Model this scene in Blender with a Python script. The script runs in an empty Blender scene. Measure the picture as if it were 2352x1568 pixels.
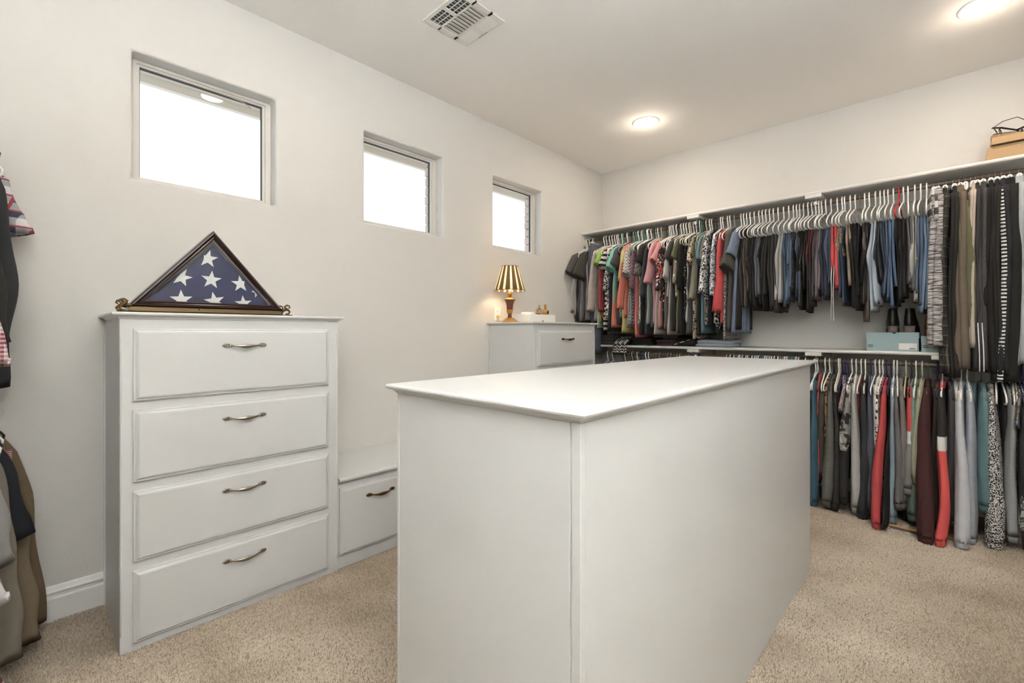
import bpy, bmesh, math, random
import numpy as np
from mathutils import Vector, Matrix
random.seed(7); rng = np.random.default_rng(7)
SC = bpy.context.scene
COL = SC.collection
PI = math.pi

# ------------------------------------------------------------------ dimensions (metres)
L, H, W, Y0 = 4.485, 3.064, 3.97, -0.62       # back wall, ceiling, room width, near wall
ROD_Y = L - 0.36                              # hanging rods on the back wall
ROD_ZU, ROD_ZL = 2.238, 1.045

# ------------------------------------------------------------------ camera
cam = bpy.data.cameras.new('camera'); co = bpy.data.objects.new('camera', cam); COL.objects.link(co)
co.location = (2.838, 0.0, 1.265); co.rotation_euler = (PI/2, 0, math.radians(43.51))
cam.sensor_width = 36.0; cam.lens = 1047.067/2352*36; cam.shift_y = -22.5/2352; cam.clip_start = 0.02
SC.camera = co

# ------------------------------------------------------------------ world, exposure
wd = bpy.data.worlds.new('sky'); SC.world = wd; wd.use_nodes = True
bg = wd.node_tree.nodes['Background']; bg.inputs[0].default_value = (0.84, 0.92, 1.0, 1); bg.inputs[1].default_value = 2.1
SC.view_settings.view_transform = 'Standard'; SC.view_settings.look = 'None'
SC.view_settings.exposure = 0.38; SC.view_settings.gamma = 1.0; SC.view_settings.use_curve_mapping = False
DOWNLIGHT_W = 6.0                            # each recessed lamp
DOWNLIGHT_COL = (1.0, 0.85, 0.68); FILL_W = 112.0; FILL_COL = (0.93, 0.975, 1.0)

cy = SC.cycles; cy.max_bounces = 7; cy.diffuse_bounces = 4; cy.glossy_bounces = 2; cy.transmission_bounces = 2; cy.transparent_max_bounces = 8
cy.use_light_tree = False; cy.sample_clamp_indirect = 0.0; cy.caustics_reflective = False; cy.caustics_refractive = False

# ------------------------------------------------------------------ node materials
MATS = {}
def lin(h):
    h = h.lstrip('#'); c = [int(h[i:i+2], 16)/255 for i in (0, 2, 4)]
    return tuple((x/12.92 if x <= .04045 else ((x+.055)/1.055)**2.4) for x in c) + (1.0,)
class NB:
    def __init__(s, name):
        s.m = bpy.data.materials.new(name); s.m.use_nodes = True; s.t = s.m.node_tree; s.b = s.t.nodes['Principled BSDF']
        s._tc = None
    def n(s, typ, **kw):
        x = s.t.nodes.new(typ)
        for k, v in kw.items():
            if k.startswith('_'): setattr(x, k[1:], v)
            else:
                key = int(k[1:]) if k[0] == 'i' and k[1:].isdigit() else k.replace('__', ' ')
                if isinstance(v, bpy.types.NodeSocket): s.t.links.new(v, x.inputs[key])
                else: x.inputs[key].default_value = v
        return x
    def co(s, scale=(1, 1, 1), kind='Object'):
        if s._tc is None: s._tc = s.n('ShaderNodeTexCoord')
        o = s._tc.outputs[kind]
        if tuple(scale) == (1, 1, 1): return o
        return s.n('ShaderNodeVectorMath', _operation='MULTIPLY', i0=o, i1=scale).outputs[0]
    def noise(s, scale, vec=None, detail=2.0, rough=.5, dist=0.0):
        return s.n('ShaderNodeTexNoise', Vector=vec if vec is not None else s.co(), Scale=scale, Detail=detail, Roughness=rough, Distortion=dist).outputs[0]
    def vor(s, scale, vec=None, feat='F1', out=0):
        v = s.n('ShaderNodeTexVoronoi', _feature=feat, Vector=vec if vec is not None else s.co(), Scale=scale); return v.outputs[out]
    def math(s, op, a, b=0.0, c=0.0): return s.n('ShaderNodeMath', _operation=op, i0=a, i1=b, i2=c).outputs[0]
    def step(s, f, lo, hi): return s.n('ShaderNodeMapRange', Value=f, From__Min=lo, From__Max=hi).outputs[0]
    def mix(s, f, a, b):
        x = s.n('ShaderNodeMix', _data_type='RGBA'); 
        for i, v in ((0, f), (6, a), (7, b)):
            if isinstance(v, bpy.types.NodeSocket): s.t.links.new(v, x.inputs[i])
            else: x.inputs[i].default_value = v
        return x.outputs[2]
    def sep(s, vec=None):
        return s.n('ShaderNodeSeparateXYZ', Vector=vec if vec is not None else s.co()).outputs
    def bump(s, h, strength=.3, dist=.002):
        b = s.n('ShaderNodeBump', Height=h, Strength=strength, Distance=dist); s.t.links.new(b.outputs[0], s.b.inputs['Normal'])
    def base(s, v):
        if isinstance(v, bpy.types.NodeSocket): s.t.links.new(v, s.b.inputs['Base Color'])
        else: s.b.inputs['Base Color'].default_value = v
    def set(s, **kw):
        for k, v in kw.items(): s.b.inputs[k.replace('__', ' ')].default_value = v
        return s
def simple(name, col, rough=.5, metal=0.0, **kw):
    if name in MATS: return MATS[name]
    b = NB(name); b.base(lin(col) if isinstance(col, str) else tuple(col)+(1,)); b.set(Roughness=rough, Metallic=metal, **kw)
    MATS[name] = b.m; return b.m
def orange_peel(name, col, scale=150, strength=.2):
    b = NB(name); b.base(tuple(col)+(1,)); b.set(Roughness=.75); b.bump(b.noise(scale, detail=1), strength, .003); MATS[name] = b.m; return b.m
def painted(name, col, rough=.32):
    b = NB(name); n = b.noise(14, b.co((1, 1, .15)), detail=1)
    c = tuple(col)+(1,); b.base(b.mix(n, c, tuple(x*.975 for x in col)+(1,))); b.set(Roughness=rough); MATS[name] = b.m; return b.m
def wood(name, c1, c2, rough=.3, axis=(1, 9, 9)):
    b = NB(name); n = b.noise(6, b.co(axis), detail=6, rough=.65, dist=.6)
    b.base(b.mix(b.step(n, .35, .65), lin(c1), lin(c2))); b.set(Roughness=rough, Coat__Weight=.3, Coat__Roughness=.15); MATS[name] = b.m; return b.m

M_WALL = orange_peel('wall_paint', (.665, .645, .615))
M_CEIL = orange_peel('ceiling_paint', (.86, .84, .81), 120, .16)
M_CAB = painted('cabinet_paint', (.645, .648, .645))
M_TRIM = painted('trim_paint', (.78, .765, .74), .4)
M_SHELF = painted('shelf_paint', (.72, .70, .67), .4)
M_VINYL = simple('window_vinyl', '#d9d5ce', .45)
M_WHITE = simple('white_plastic', '#f1efec', .35)
M_BLACK = simple('black_void', '#0c0c0c', .9)
M_NICKEL = simple('brushed_nickel', '#b3aba1', .25, 1.0)
M_BRONZE = simple('aged_bronze', '#6b5436', .35, 1.0)
M_BRASS = simple('antique_brass', '#b98a4c', .3, 1.0)
M_MAHOG = wood('mahogany', '#1d0c0b', '#331512', .22, (3, 3, 3))
M_ROD = wood('rod_wood', '#4b3d33', '#67564a', .45, (1.5, 20, 20))
def glass_mat(name, tint=(1, 1, 1), f=.06):
    b = NB(name); t = b.t
    tr = b.n('ShaderNodeBsdfTransparent', Color=tuple(tint)+(1,)); gl = b.n('ShaderNodeBsdfGlossy', Roughness=0.01)
    fc_ = b.n('ShaderNodeLayerWeight', Blend=.5).outputs[1]
    fr = b.math('MULTIPLY_ADD', b.math('POWER', fc_, 4.0), .8, .045)
    mx = b.n('ShaderNodeMixShader', i0=fr, i1=tr.outputs[0], i2=gl.outputs[0])
    t.links.new(mx.outputs[0], t.nodes['Material Output'].inputs[0]); MATS[name] = b.m; return b.m
M_PANE = glass_mat('window_glass', (.97, .985, .99))
M_GLASS = glass_mat('display_glass', (.96, .97, .97))

def fabric(spec):
    """cloth material from 'kind:#hex,#hex,number'"""
    if spec in MATS: return MATS[spec]
    kind, rest = spec.split(':'); a = rest.split(','); c = [lin(x) for x in a if x[0] == '#']; num = [float(x) for x in a if x[0] != '#']
    c = [tuple(min(1, (v*.78+.22*sum(k[:3])/3)*1.0) for v in k[:3])+(1,) for k in c]
    b = NB('cloth_'+kind+'_'+a[0].lstrip('#')); b.set(Roughness=.92); 
    fine = None; mid = b.noise(28, detail=1)
    x, y, z = b.sep()
    def var(col, k=.82): return b.mix(mid, col, tuple(v*k for v in col[:3])+(1,))
    h = fine
    if kind == 'plain': col = var(c[0])
    elif kind == 'denim':
        st = b.noise(1, b.co((260, 260, 26)), detail=3); ww = b.noise(7, detail=4)
        lt = tuple(min(1, v*1.3+.03) for v in c[0][:3])+(1,)
        col = b.mix(b.math('MULTIPLY', b.step(ww, .35, .75), st), var(c[0]), lt); h = st
    elif kind == 'heather':
        col = b.mix(b.step(b.noise(330, b.co((1, 1, .5)), detail=3), .35, .65), c[0], c[1])
    elif kind == 'speckle': col = b.mix(b.step(b.noise(150, detail=2), .47, .53), c[0], c[1])
    elif kind == 'stripeh': col = b.mix(b.step(b.math('FRACT', b.math('MULTIPLY', b.math('ADD', z, b.math('MULTIPLY', mid, .01)), 1/num[0])), .49, .51), c[0], c[1])
    elif kind == 'stripev': col = b.mix(b.step(b.math('FRACT', b.math('MULTIPLY', b.math('ADD', b.math('ADD', x, y), b.math('MULTIPLY', mid, .012)), 1/num[0])), .49, .51), c[0], c[1])
    elif kind == 'chevron':
        tri = b.math('PINGPONG', b.math('ADD', b.math('MULTIPLY', x, 2.2), y), .055)
        col = b.mix(b.step(b.math('FRACT', b.math('MULTIPLY', b.math('ADD', z, b.math('MULTIPLY', tri, 1.3)), 1/.032)), .48, .52), c[0], c[1])
    elif kind == 'dots': col = b.mix(b.step(b.vor(num[0]), .30, .27), c[0], c[1])
    elif kind == 'leopard':
        v = b.vor(42, b.co((1, 1, 1))); n2 = b.noise(60, detail=2)
        col = b.mix(b.math('MULTIPLY', b.step(b.math('ADD', v, b.math('MULTIPLY', n2, .3)), .62, .57), b.step(n2, .40, .46)), c[0], c[1])
    elif kind == 'floral':
        n1 = b.noise(17, detail=3, dist=1.2); n2 = b.noise(30, detail=3, dist=1.5)
        col = b.mix(b.step(n2, .60, .63), b.mix(b.step(n1, .55, .58), c[0], c[1]), c[2])
    elif kind == 'camo':
        n1 = b.noise(14, detail=2, dist=.8); n2 = b.noise(19, b.co((1, 1.2, .9)), detail=2, dist=.8)
        col = b.mix(b.step(n2, .58, .60), b.mix(b.step(n1, .50, .52), c[0], c[1]), c[2])
    elif kind == 'abstract': col = b.mix(b.step(b.noise(34, detail=2, dist=2.2), .49, .52), c[0], c[1])
    elif kind == 'spacedye': col = b.mix(b.step(b.noise(1, b.co((16, 16, 190)), detail=3), .40, .60), c[0], c[1])
    elif kind == 'plaid':
        f1 = b.step(b.math('FRACT', b.math('MULTIPLY', z, 16)), .60, .62); f2 = b.step(b.math('FRACT', b.math('MULTIPLY', b.math('ADD', y, x), 16)), .60, .62)
        f3 = b.math('MAXIMUM', b.step(b.math('FRACT', b.math('MULTIPLY', z, 16)), .12, .10), b.step(b.math('FRACT', b.math('MULTIPLY', b.math('ADD', y, x), 16)), .12, .10))
        col = b.mix(f3, b.mix(b.math('MULTIPLY', b.math('ADD', f1, f2), .5), c[0], c[1]), c[2])
    elif kind == 'gingham':
        f = b.math('ADD', b.step(b.math('FRACT', b.math('MULTIPLY', z, 70)), .49, .51), b.step(b.math('FRACT', b.math('MULTIPLY', b.math('ADD', y, x), 70)), .49, .51))
        col = b.mix(b.math('MULTIPLY', f, .5), c[0], c[1])
    elif kind == 'band':
        f1 = b.step(z, -.42, -.425); f2 = b.step(z, -.50, -.505); f3 = b.step(z, -.14, -.145)
        col = b.mix(f2, b.mix(f1, b.mix(f3, c[0], c[1]), c[2]), c[0])
    elif kind == 'sequin':
        v = b.n('ShaderNodeTexVoronoi', Vector=b.co(), Scale=110.0); col = b.mix(b.math('MULTIPLY', b.sep(v.outputs[1])[0], .9), b.mix(.35, c[0], v.outputs[1]), c[1])
        b.set(Roughness=.3, Metallic=.4); h = v.outputs[0]
    elif kind == 'knit':
        w = b.n('ShaderNodeTexWave', Vector=b.co((1, 1, .35)), Scale=55.0, Distortion=2.5).outputs[1]; col = b.mix(w, c[0], tuple(v*.6 for v in c[0][:3])+(1,)); h = w
    elif kind == 'fleece':
        v = b.noise(170, detail=3); col = b.mix(v, tuple(v_*.75 for v_ in c[0][:3])+(1,), tuple(min(1, v_*1.2) for v_ in c[0][:3])+(1,)); h = v
    elif kind == 'quilt': col = var(c[0]); b.set(Roughness=.55)
    elif kind == 'leather': col = var(c[0]); b.set(Roughness=.35); h = b.noise(120, detail=3)
    else: col = c[0]
    b.base(col)
    if h is not None: b.bump(h, .35 if kind in ('knit', 'fleece') else .15, .003 if kind in ('knit', 'fleece') else .001)
    MATS[spec] = b.m; return b.m

# ------------------------------------------------------------------ object helpers
def tag(o, label=None, cat=None, group=None, kind=None):
    if label: o['label'] = label
    if cat: o['category'] = cat
    if group: o['group'] = group
    if kind: o['kind'] = kind
    return o
def empty(name, loc=(0, 0, 0), rz=0.0):
    o = bpy.data.objects.new(name, None); o.empty_display_size = .05; COL.objects.link(o); o.location = loc; o.rotation_euler = (0, 0, rz); return o
def link(name, me, mat=None, parent=None, smooth=False):
    o = bpy.data.objects.new(name, me); COL.objects.link(o)
    if mat is not None and not me.materials: me.materials.append(mat)
    if smooth:
        me.polygons.foreach_set('use_smooth', [True]*len(me.polygons))
    if parent is not None: o.parent = parent
    return o
def mesh(name, v, f, mat=None, parent=None, smooth=False):
    me = bpy.data.meshes.new(name); me.from_pydata([tuple(map(float, p)) for p in v], [], [tuple(q) for q in f]); me.update()
    return link(name, me, mat, parent, smooth)
def fix_normals(me):
    bm = bmesh.new(); bm.from_mesh(me); bmesh.ops.recalc_face_normals(bm, faces=bm.faces); bm.to_mesh(me); bm.free()
def box(name, x0, x1, y0, y1, z0, z1, mat, parent=None, bev=0.0, seg=2):
    bm = bmesh.new(); bmesh.ops.create_cube(bm, size=1)
    for v in bm.verts: v.co = Vector((x0+(v.co.x+.5)*(x1-x0), y0+(v.co.y+.5)*(y1-y0), z0+(v.co.z+.5)*(z1-z0)))
    if bev: bmesh.ops.bevel(bm, geom=bm.edges[:], offset=bev, segments=seg, affect='EDGES', profile=.6)
    me = bpy.data.meshes.new(name); bm.to_mesh(me); bm.free()
    return link(name, me, mat, parent)
def boxes(name, lst, mat, parent=None):
    v, f = [], []
    for x0, x1, y0, y1, z0, z1 in lst:
        k = len(v); v += [(x, y, z) for x in (x0, x1) for y in (y0, y1) for z in (z0, z1)]
        f += [tuple(k+i for i in q) for q in ((0, 1, 3, 2), (4, 6, 7, 5), (0, 4, 5, 1), (2, 3, 7, 6), (0, 2, 6, 4), (1, 5, 7, 3))]
    o = mesh(name, v, f, mat, parent); fix_normals(o.data); return o
def loft(rings, cap0=True, cap1=True):
    """rings of equal length -> verts, quads"""
    n = len(rings[0]); v = [p for r in rings for p in r]; f = []
    for i in range(len(rings)-1):
        for j in range(n):
            k = (j+1) % n; f.append((i*n+j, i*n+k, (i+1)*n+k, (i+1)*n+j))
    if cap0: f.append(tuple(range(n-1, -1, -1)))
    if cap1: f.append(tuple((len(rings)-1)*n+j for j in range(n)))
    return v, f
def tube(pts, r, n=8, closed=False):
    """sweep a circle (radius number, list or (a,b) pairs) along a polyline"""
    P = [Vector(p) for p in pts]; rings = []; up = None
    for i, p in enumerate(P):
        t = (P[min(i+1, len(P)-1)]-P[max(i-1, 0)]).normalized()
        if up is None:
            up = Vector((0, 0, 1)) if abs(t.z) < .9 else Vector((1, 0, 0))
        s = t.cross(up).normalized(); up = s.cross(t).normalized()
        rr = r[i] if isinstance(r, list) else r
        ra, rb = rr if isinstance(rr, (list, tuple)) else (rr, rr)
        rings.append([tuple(p+s*(ra*math.cos(2*PI*k/n))+up*(rb*math.sin(2*PI*k/n))) for k in range(n)])
    return loft(rings)
def merge(parts):
    V, F = [], []
    for v, f in parts:
        k = len(V); V += list(v); F += [tuple(i+k for i in q) for q in f]
    return V, F
def lathe(prof, c=(0, 0, 0), n=28, axis='z'):
    rings = []
    for r, z in prof:
        rings.append([(c[0]+r*math.cos(2*PI*k/n), c[1]+r*math.sin(2*PI*k/n), c[2]+z) if axis == 'z' else
                      (c[0]+z, c[1]+r*math.cos(2*PI*k/n), c[2]+r*math.sin(2*PI*k/n)) for k in range(n)])
    return loft(rings)
def obj_vf(name, vf, mat, parent=None, smooth=False, fixn=True, auto=None):
    o = mesh(name, vf[0], vf[1], mat, parent, smooth)
    if fixn: fix_normals(o.data)
    return o
def sharp(o, deg=35):
    m = o.modifiers.new('edge', 'EDGE_SPLIT'); m.split_angle = math.radians(deg); return o
def copy_tree(o, parent=None):
    c = o.copy(); COL.objects.link(c); c.parent = parent
    for ch in o.children: copy_tree(ch, c)
    return c
def slab_vf(x0, x1, y0, y1, ztop):
    """moulded worktop: cove, bullnose and a fine quirk line"""
    pr = [(-.004, -.0275), (.0, -.0275), (.003, -.0255), (.0045, -.0215), (.009, -.0175), (.012, -.0165), (.0125, -.0150), (.0200, -.0145), (.0235, -.0115), (.0250, -.0072), (.0235, -.003), (.0200, -.0006), (.0165, -.0002), (.0160, -.0011), (.0150, -.0011), (.0145, 0.0)]
    return loft([[(x0-o, y0-o, ztop+z), (x1+o, y0-o, ztop+z), (x1+o, y1+o, ztop+z), (x0-o, y1+o, ztop+z)] for o, z in pr])
def drawer_vf(y0, y1, z0, z1):
    """stepped raised drawer front facing +X, back at x=0"""
    pr = [(0, 0), (0, .011), (.003, .0135), (.0055, .0138), (.0058, .0125), (.0070, .0125), (.0075, .0140), (.013, .0185), (.0165, .0205), (.0170, .0192), (.0185, .0192), (.0190, .0205), (.021, .0208)]
    return loft([[(h, y0+i, z0+i), (h, y1-i, z0+i), (h, y1-i, z1-i), (h, y0+i, z1-i)] for i, h in pr])
def handle_vf(l=.165):
    """bow pull along Y: waisted arch between two oval feet, projecting +X"""
    pts, rad = [], []
    for i in range(25):
        t = -1+2*i/24; y = t*l/2*.74
        pts.append((.006+.021*(1-abs(t)**2.6), y, -.004*(1-t*t)))
        w = .0034+.0062*math.exp(-(t/.5)**2)
        rad.append((w*.6, w))
    parts = [tube(pts, rad, 10)]
    for s in (-1, 1):
        prof = [(.02, 0), (1.0, 0), (1.0, .003), (.86, .0055), (.70, .0062), (.62, .0056), (.3, .0066), (.02, .0068)]
        rings = [[(h, s*l/2*.88+r*.0175*math.cos(2*PI*k/18), r*.0092*math.sin(2*PI*k/18)) for k in range(18)] for r, h in prof]
        parts.append(loft(rings))
        parts.append(lathe([(.004, -.0), (.0045, .006), (.006, .010), (.0035, .013)], (.0, s*l/2*.72, 0), 10, 'x'))
    return merge(parts)
HANDLE_ME = None
def handle(parent, x, y, z, mat=None):
    global HANDLE_ME
    if HANDLE_ME is None:
        o = obj_vf('handle', handle_vf(), M_NICKEL, parent, True); HANDLE_ME = o.data
    else: o = link('handle', HANDLE_ME, None, parent)
    o.location = (x, y, z)
    if mat is not None: o.material_slots[0].link = 'OBJECT'; o.material_slots[0].material = mat
    return o
def extrude_y(prof, y0, y1): return loft([[(x, y, z) for x, z in prof] for y in (y0, y1)])
def extrude_x(prof, x0, x1): return loft([[(x, y, z) for y, z in prof] for x in (x0, x1)])

# ================================================================== the room
def wall_panel(name, us, zs, holes, place, mat, reveal=.0):
    """wall as a grid of faces with openings; place(u, z, d) -> point, d = depth outwards"""
    bm = bmesh.new(); cache = {}
    def V(u, z, d):
        k = (round(u, 5), round(z, 5), round(d, 5))
        if k not in cache: cache[k] = bm.verts.new(place(u, z, d))
        return cache[k]
    us = sorted(set(us)); zs = sorted(set(zs))
    for a, b in zip(us, us[1:]):
        for c, e in zip(zs, zs[1:]):
            if any(h[0] <= a and b <= h[1] and h[2] <= c and e <= h[3] for h in holes): continue
            bm.faces.new([V(a, c, 0), V(b, c, 0), V(b, e, 0), V(a, e, 0)])
            if reveal: bm.faces.new([V(a, c, reveal), V(a, e, reveal), V(b, e, reveal), V(b, c, reveal)])
    for h in holes:
        q = [(h[0], h[2]), (h[1], h[2]), (h[1], h[3]), (h[0], h[3])]
        for i in range(4):
            p, r = q[i], q[(i+1) % 4]
            bm.faces.new([V(p[0], p[1], 0), V(r[0], r[1], 0), V(r[0], r[1], reveal), V(p[0], p[1], reveal)])
    bmesh.ops.recalc_face_normals(bm, faces=bm.faces)
    me = bpy.data.meshes.new(name); bm.to_mesh(me); bm.free()
    return link(name, me, mat)
WIN = [(.333, .984, 2.002, 2.622), (1.545, 2.205, 2.002, 2.622), (2.755, 3.412, 2.002, 2.622)]
us = [Y0-.1, L+.1] + [v for w in WIN for v in w[:2]]
o = wall_panel('wall_left', us, [-.05, 2.002, 2.622, H+.05], WIN, lambda u, z, d: (-d, u, z), M_WALL, .15)
bv = o.modifiers.new('soft_corners', 'BEVEL'); bv.width = .012; bv.segments = 3; bv.limit_method = 'ANGLE'; bv.angle_limit = math.radians(60)
tag(o, 'long cream textured wall with three square windows', 'wall', kind='structure')
tag(box('wall_back', -.15, W+.15, L, L+.12, -.05, H+.05, M_WALL), 'cream wall behind the hanging clothes', 'wall', kind='structure')
tag(box('wall_right', W, W+.12, Y0-.1, L+.12, -.05, H+.05, M_WALL), 'plain cream wall closing the room', 'wall', kind='structure')
tag(box('wall_near', -.15, W+.15, Y0-.12, Y0, -.05, H+.05, M_WALL), 'plain cream wall behind the shirts', 'wall', kind='structure')
tag(box('ceiling', -.15, W+.12, Y0-.12, L+.12, H, H+.1, M_CEIL), 'cream textured ceiling', 'ceiling', kind='structure')

# carpet
b = NB('carpet_base'); b.base(b.mix(b.noise(400, detail=2), lin('#a89985'), lin('#8f806c'))); b.set(Roughness=1.0); M_CARPET0 = b.m
fl = box('floor', -.15, W+.12, Y0-.12, L+.12, -.06, 0.0, M_CARPET0); tag(fl, 'beige carpeted floor', 'floor', kind='structure')
def carpet():
    dens = 42000; A = W*4.35; n = int(A*dens)
    x = rng.random(n)*W; y = -.2+rng.random(n)*4.35
    keep = ~((x > 2.36) & (y < .9)) & ~((x > 1.665) & (x < 2.317) & (y > .743) & (y < 2.857)) & ~((x < .512) & (y > .235) & (y < 3.555))
    x, y = x[keep], y[keep]; n = len(x)
    # slowly varying nap: trodden patches lean different ways
    def field(s, seed):
        r = np.random.default_rng(seed); f = np.zeros(n)
        for k in range(14):
            a = r.random()*2*PI; q = s*(.5+r.random()*1.5); f += np.sin(q*(x*np.cos(a)+y*np.sin(a))+r.random()*6.28)/3.2
        return f
    nap = np.tanh(1.3*field(6, 3)); nap2 = field(15, 5)
    h = .0065+.0035*rng.random(n); r = .0028+.0016*rng.random(n)
    ang = rng.random(n)*2*PI; lean = .003*rng.random(n)
    lx = np.cos(ang)*lean+.0025*nap; ly = np.sin(ang)*lean+.002*nap2*.6
    a0 = rng.random(n)*2*PI
    V = np.zeros((n, 4, 3), np.float32)
    for k in range(3):
        V[:, k, 0] = x+r*np.cos(a0+k*2.0944); V[:, k, 1] = y+r*np.sin(a0+k*2.0944); V[:, k, 2] = -.001
    V[:, 3, 0] = x+lx; V[:, 3, 1] = y+ly; V[:, 3, 2] = h
    i = np.arange(n)*4
    F = np.stack([np.stack([i, i+1, i+3], 1), np.stack([i+1, i+2, i+3], 1), np.stack([i+2, i, i+3], 1)], 1).reshape(-1)
    me = bpy.data.meshes.new('carpet_pile'); me.vertices.add(n*4); me.vertices.foreach_set('co', V.reshape(-1))
    me.loops.add(len(F)); me.loops.foreach_set('vertex_index', F.astype(np.int32))
    nf = len(F)//3; me.polygons.add(nf); me.polygons.foreach_set('loop_start', np.arange(nf, dtype=np.int32)*3)
    me.update(calc_edges=True)
    tone = np.clip(.5+.20*nap+.08*nap2+.18*rng.standard_normal(n), 0, 1)
    at = me.attributes.new('tone', 'FLOAT', 'POINT'); at.data.foreach_set('value', np.repeat(tone, 4).astype(np.float32))
    b = NB('carpet_yarn'); a = b.n('ShaderNodeAttribute', _attribute_name='tone').outputs[2]
    b.base(b.mix(a, lin('#9c8d7a'), lin('#dccfbd'))); b.set(Roughness=1.0)
    o = link('carpet_pile', me, b.m); tag(o, 'beige cut-pile carpet fibres covering the floor', 'carpet', kind='stuff')
carpet()

# baseboards
BB = [(0, 0), (.018, 0), (.018, .098), (.016, .103), (.0125, .106), (.0125, .118), (.0165, .122), (.0165, .128), (.011, .134), (.006, .147), (.003, .152), (0, .152)]
def base_x(n, y0, y1): return tag(obj_vf(n, extrude_y(BB, y0, y1), M_TRIM), 'moulded cream baseboard under the window wall', 'baseboard', kind='structure')
base_x('baseboard_left', Y0, .233)
o = obj_vf('baseboard_back', extrude_x([(L-x, z) for x, z in BB], .02, W), M_TRIM); tag(o, 'cream baseboard behind the hanging clothes', 'baseboard', kind='structure')
o = obj_vf('baseboard_near', extrude_x([(Y0+x, z) for x, z in BB], .02, 2.25), M_TRIM); tag(o, 'cream baseboard under the shirts', 'baseboard', kind='structure')
# closed door behind the camera
dr = tag(empty('door_1', (2.85, Y0+.02, 0)), 'white panelled door', 'door', kind='structure')
box('leaf', -.4, .4, -.018, .02, .01, 2.03, M_TRIM, dr, .003)
boxes('casing', [(-.49, -.405, -.018, .03, 0, 2.12), (.405, .49, -.018, .03, 0, 2.12), (-.405, .405, -.018, .03, 2.035, 2.12)], M_TRIM, dr)
obj_vf('knob', lathe([(.004, 0), (.012, .0), (.012, .03), (.026, .04), (.028, .052), (.018, .066), (.002, .07)], (.33, .02, .98), 16), M_NICKEL, dr, True)

# windows
M_GASKET = simple('gasket', '#3a3c3e', .6); M_BLIND = simple('blind_cord', '#a59c84', .6)
WLAB = ['square window above the folded flag', 'square window between the two other windows', 'square window above the lamp']
for i, (a, c, z0, z1) in enumerate(WIN):
    w = tag(empty('window_%d' % (i+1), (-.09, (a+c)/2, z0)), WLAB[i], 'window', kind='structure')
    hw, hh = (c-a)/2, z1-z0
    def frame(nm, o, t, x0, x1, m, ot, tt):
        ro = (-hw+o, hw-o, o, hh-ot); ri = (ro[0]+t, ro[1]-t, ro[2]+t, ro[3]-tt)
        return boxes(nm, [(x0, x1, ro[0], ri[0], ro[2], ro[3]), (x0, x1, ri[1], ro[1], ro[2], ro[3]), (x0, x1, ri[0], ri[1], ro[2], ri[2]), (x0, x1, ri[0], ri[1], ri[3], ro[3])], m, w)
    frame('frame', 0, .028, -.055, 0, M_VINYL, 0, .014); frame('sash', .028, .012, -.045, -.012, M_VINYL, .014, .008); frame('gasket', .040, .004, -.042, -.026, M_GASKET, .022, .004)
    box('pane', -.036, -.032, -hw+.042, hw-.042, .042, hh-.024, M_PANE, w)
w = bpy.data.objects['window_1']
obj_vf('cord', tube([(-.006, -.08, .591), (-.002, .02, .590), (.004, .11, .586), (.008, .17, .580), (.012, .20, .566), (.014, .215, .555)], .0026, 6), M_BLIND, w, True)

# outdoors: brick leaf, soffit, ground and a wing of the house
b = NB('brick_wall'); br = b.n('ShaderNodeTexBrick', Vector=b.co((1, 1, 1)), Color1=lin('#cbb8ae'), Color2=lin('#c0aca1'), Mortar=lin('#cfc8bf'), Scale=4.5)
b.base(br.outputs[0]); b.set(Roughness=.9); M_BRICKW = b.m
M_BRICK = simple('brick_clay', '#cfc1ba', .9); M_SOFFIT = simple('soffit_paint', '#e8e4dc', .6)
OUT = [(a+.01, c+.004, z0-.02, z1+.05) for a, c, z0, z1 in WIN]
o = wall_panel('wall_outside', [Y0-.5, 6.0]+[v for w_ in OUT for v in w_[:2]], [-.3, OUT[0][2], OUT[0][3], 3.4], OUT, lambda u, z, d: (-.151-d, u, z), M_BRICKW, .07)
tag(o, 'brick outer wall seen through the windows', 'wall', kind='structure')
for a, c, z0, z1 in OUT:
    bricks = []
    for k in range(9):
        q = z0+.005+k*.076
        e = .012+.006*random.random()
        bricks.append((q, e))
    for q, e in bricks:
        if q+.064 < z1: box('brick', -.222, -.152, c-e, c+.0, q, q+.066, M_BRICK, o, .004, 1)
sf = tag(empty('trim_1', (-.5, 2.5, 2.75)), 'white eave overhanging the windows outside', 'eave', kind='structure')
box('soffit', -.26, .235, -4.5, 2.6, .11, .13, M_SOFFIT, sf); box('fascia', -.30, -.26, -4.5, 2.6, .06, .3, M_SOFFIT, sf)
M_GROUND = simple('pale_concrete', '#c2bdb3', .9)
tag(box('floor_outside', -30, -.27, -20, 30, -.3, -.2, M_GROUND), 'pale ground outside the windows', 'ground', kind='structure')
wg = tag(empty('porch_wing', (-3.2, 9.0, -.2)), 'white porch beams and brick wing outside the lamp window', 'building')
box('wall', -3.5, 2.9, .6, .8, 0, 3.4, M_BRICKW, wg); box('soffit', -3.6, 2.9, -1.4, .6, 3.15, 3.2, M_SOFFIT, wg)
box('beam', -3.6, 2.9, -1.5, -1.3, 2.95, 3.25, M_SOFFIT, wg, .01)
for k in range(4): box('post', -3.4+k*1.7, -3.24+k*1.7, -1.48, -1.32, 0, 2.95, M_SOFFIT, wg, .01)

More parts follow.
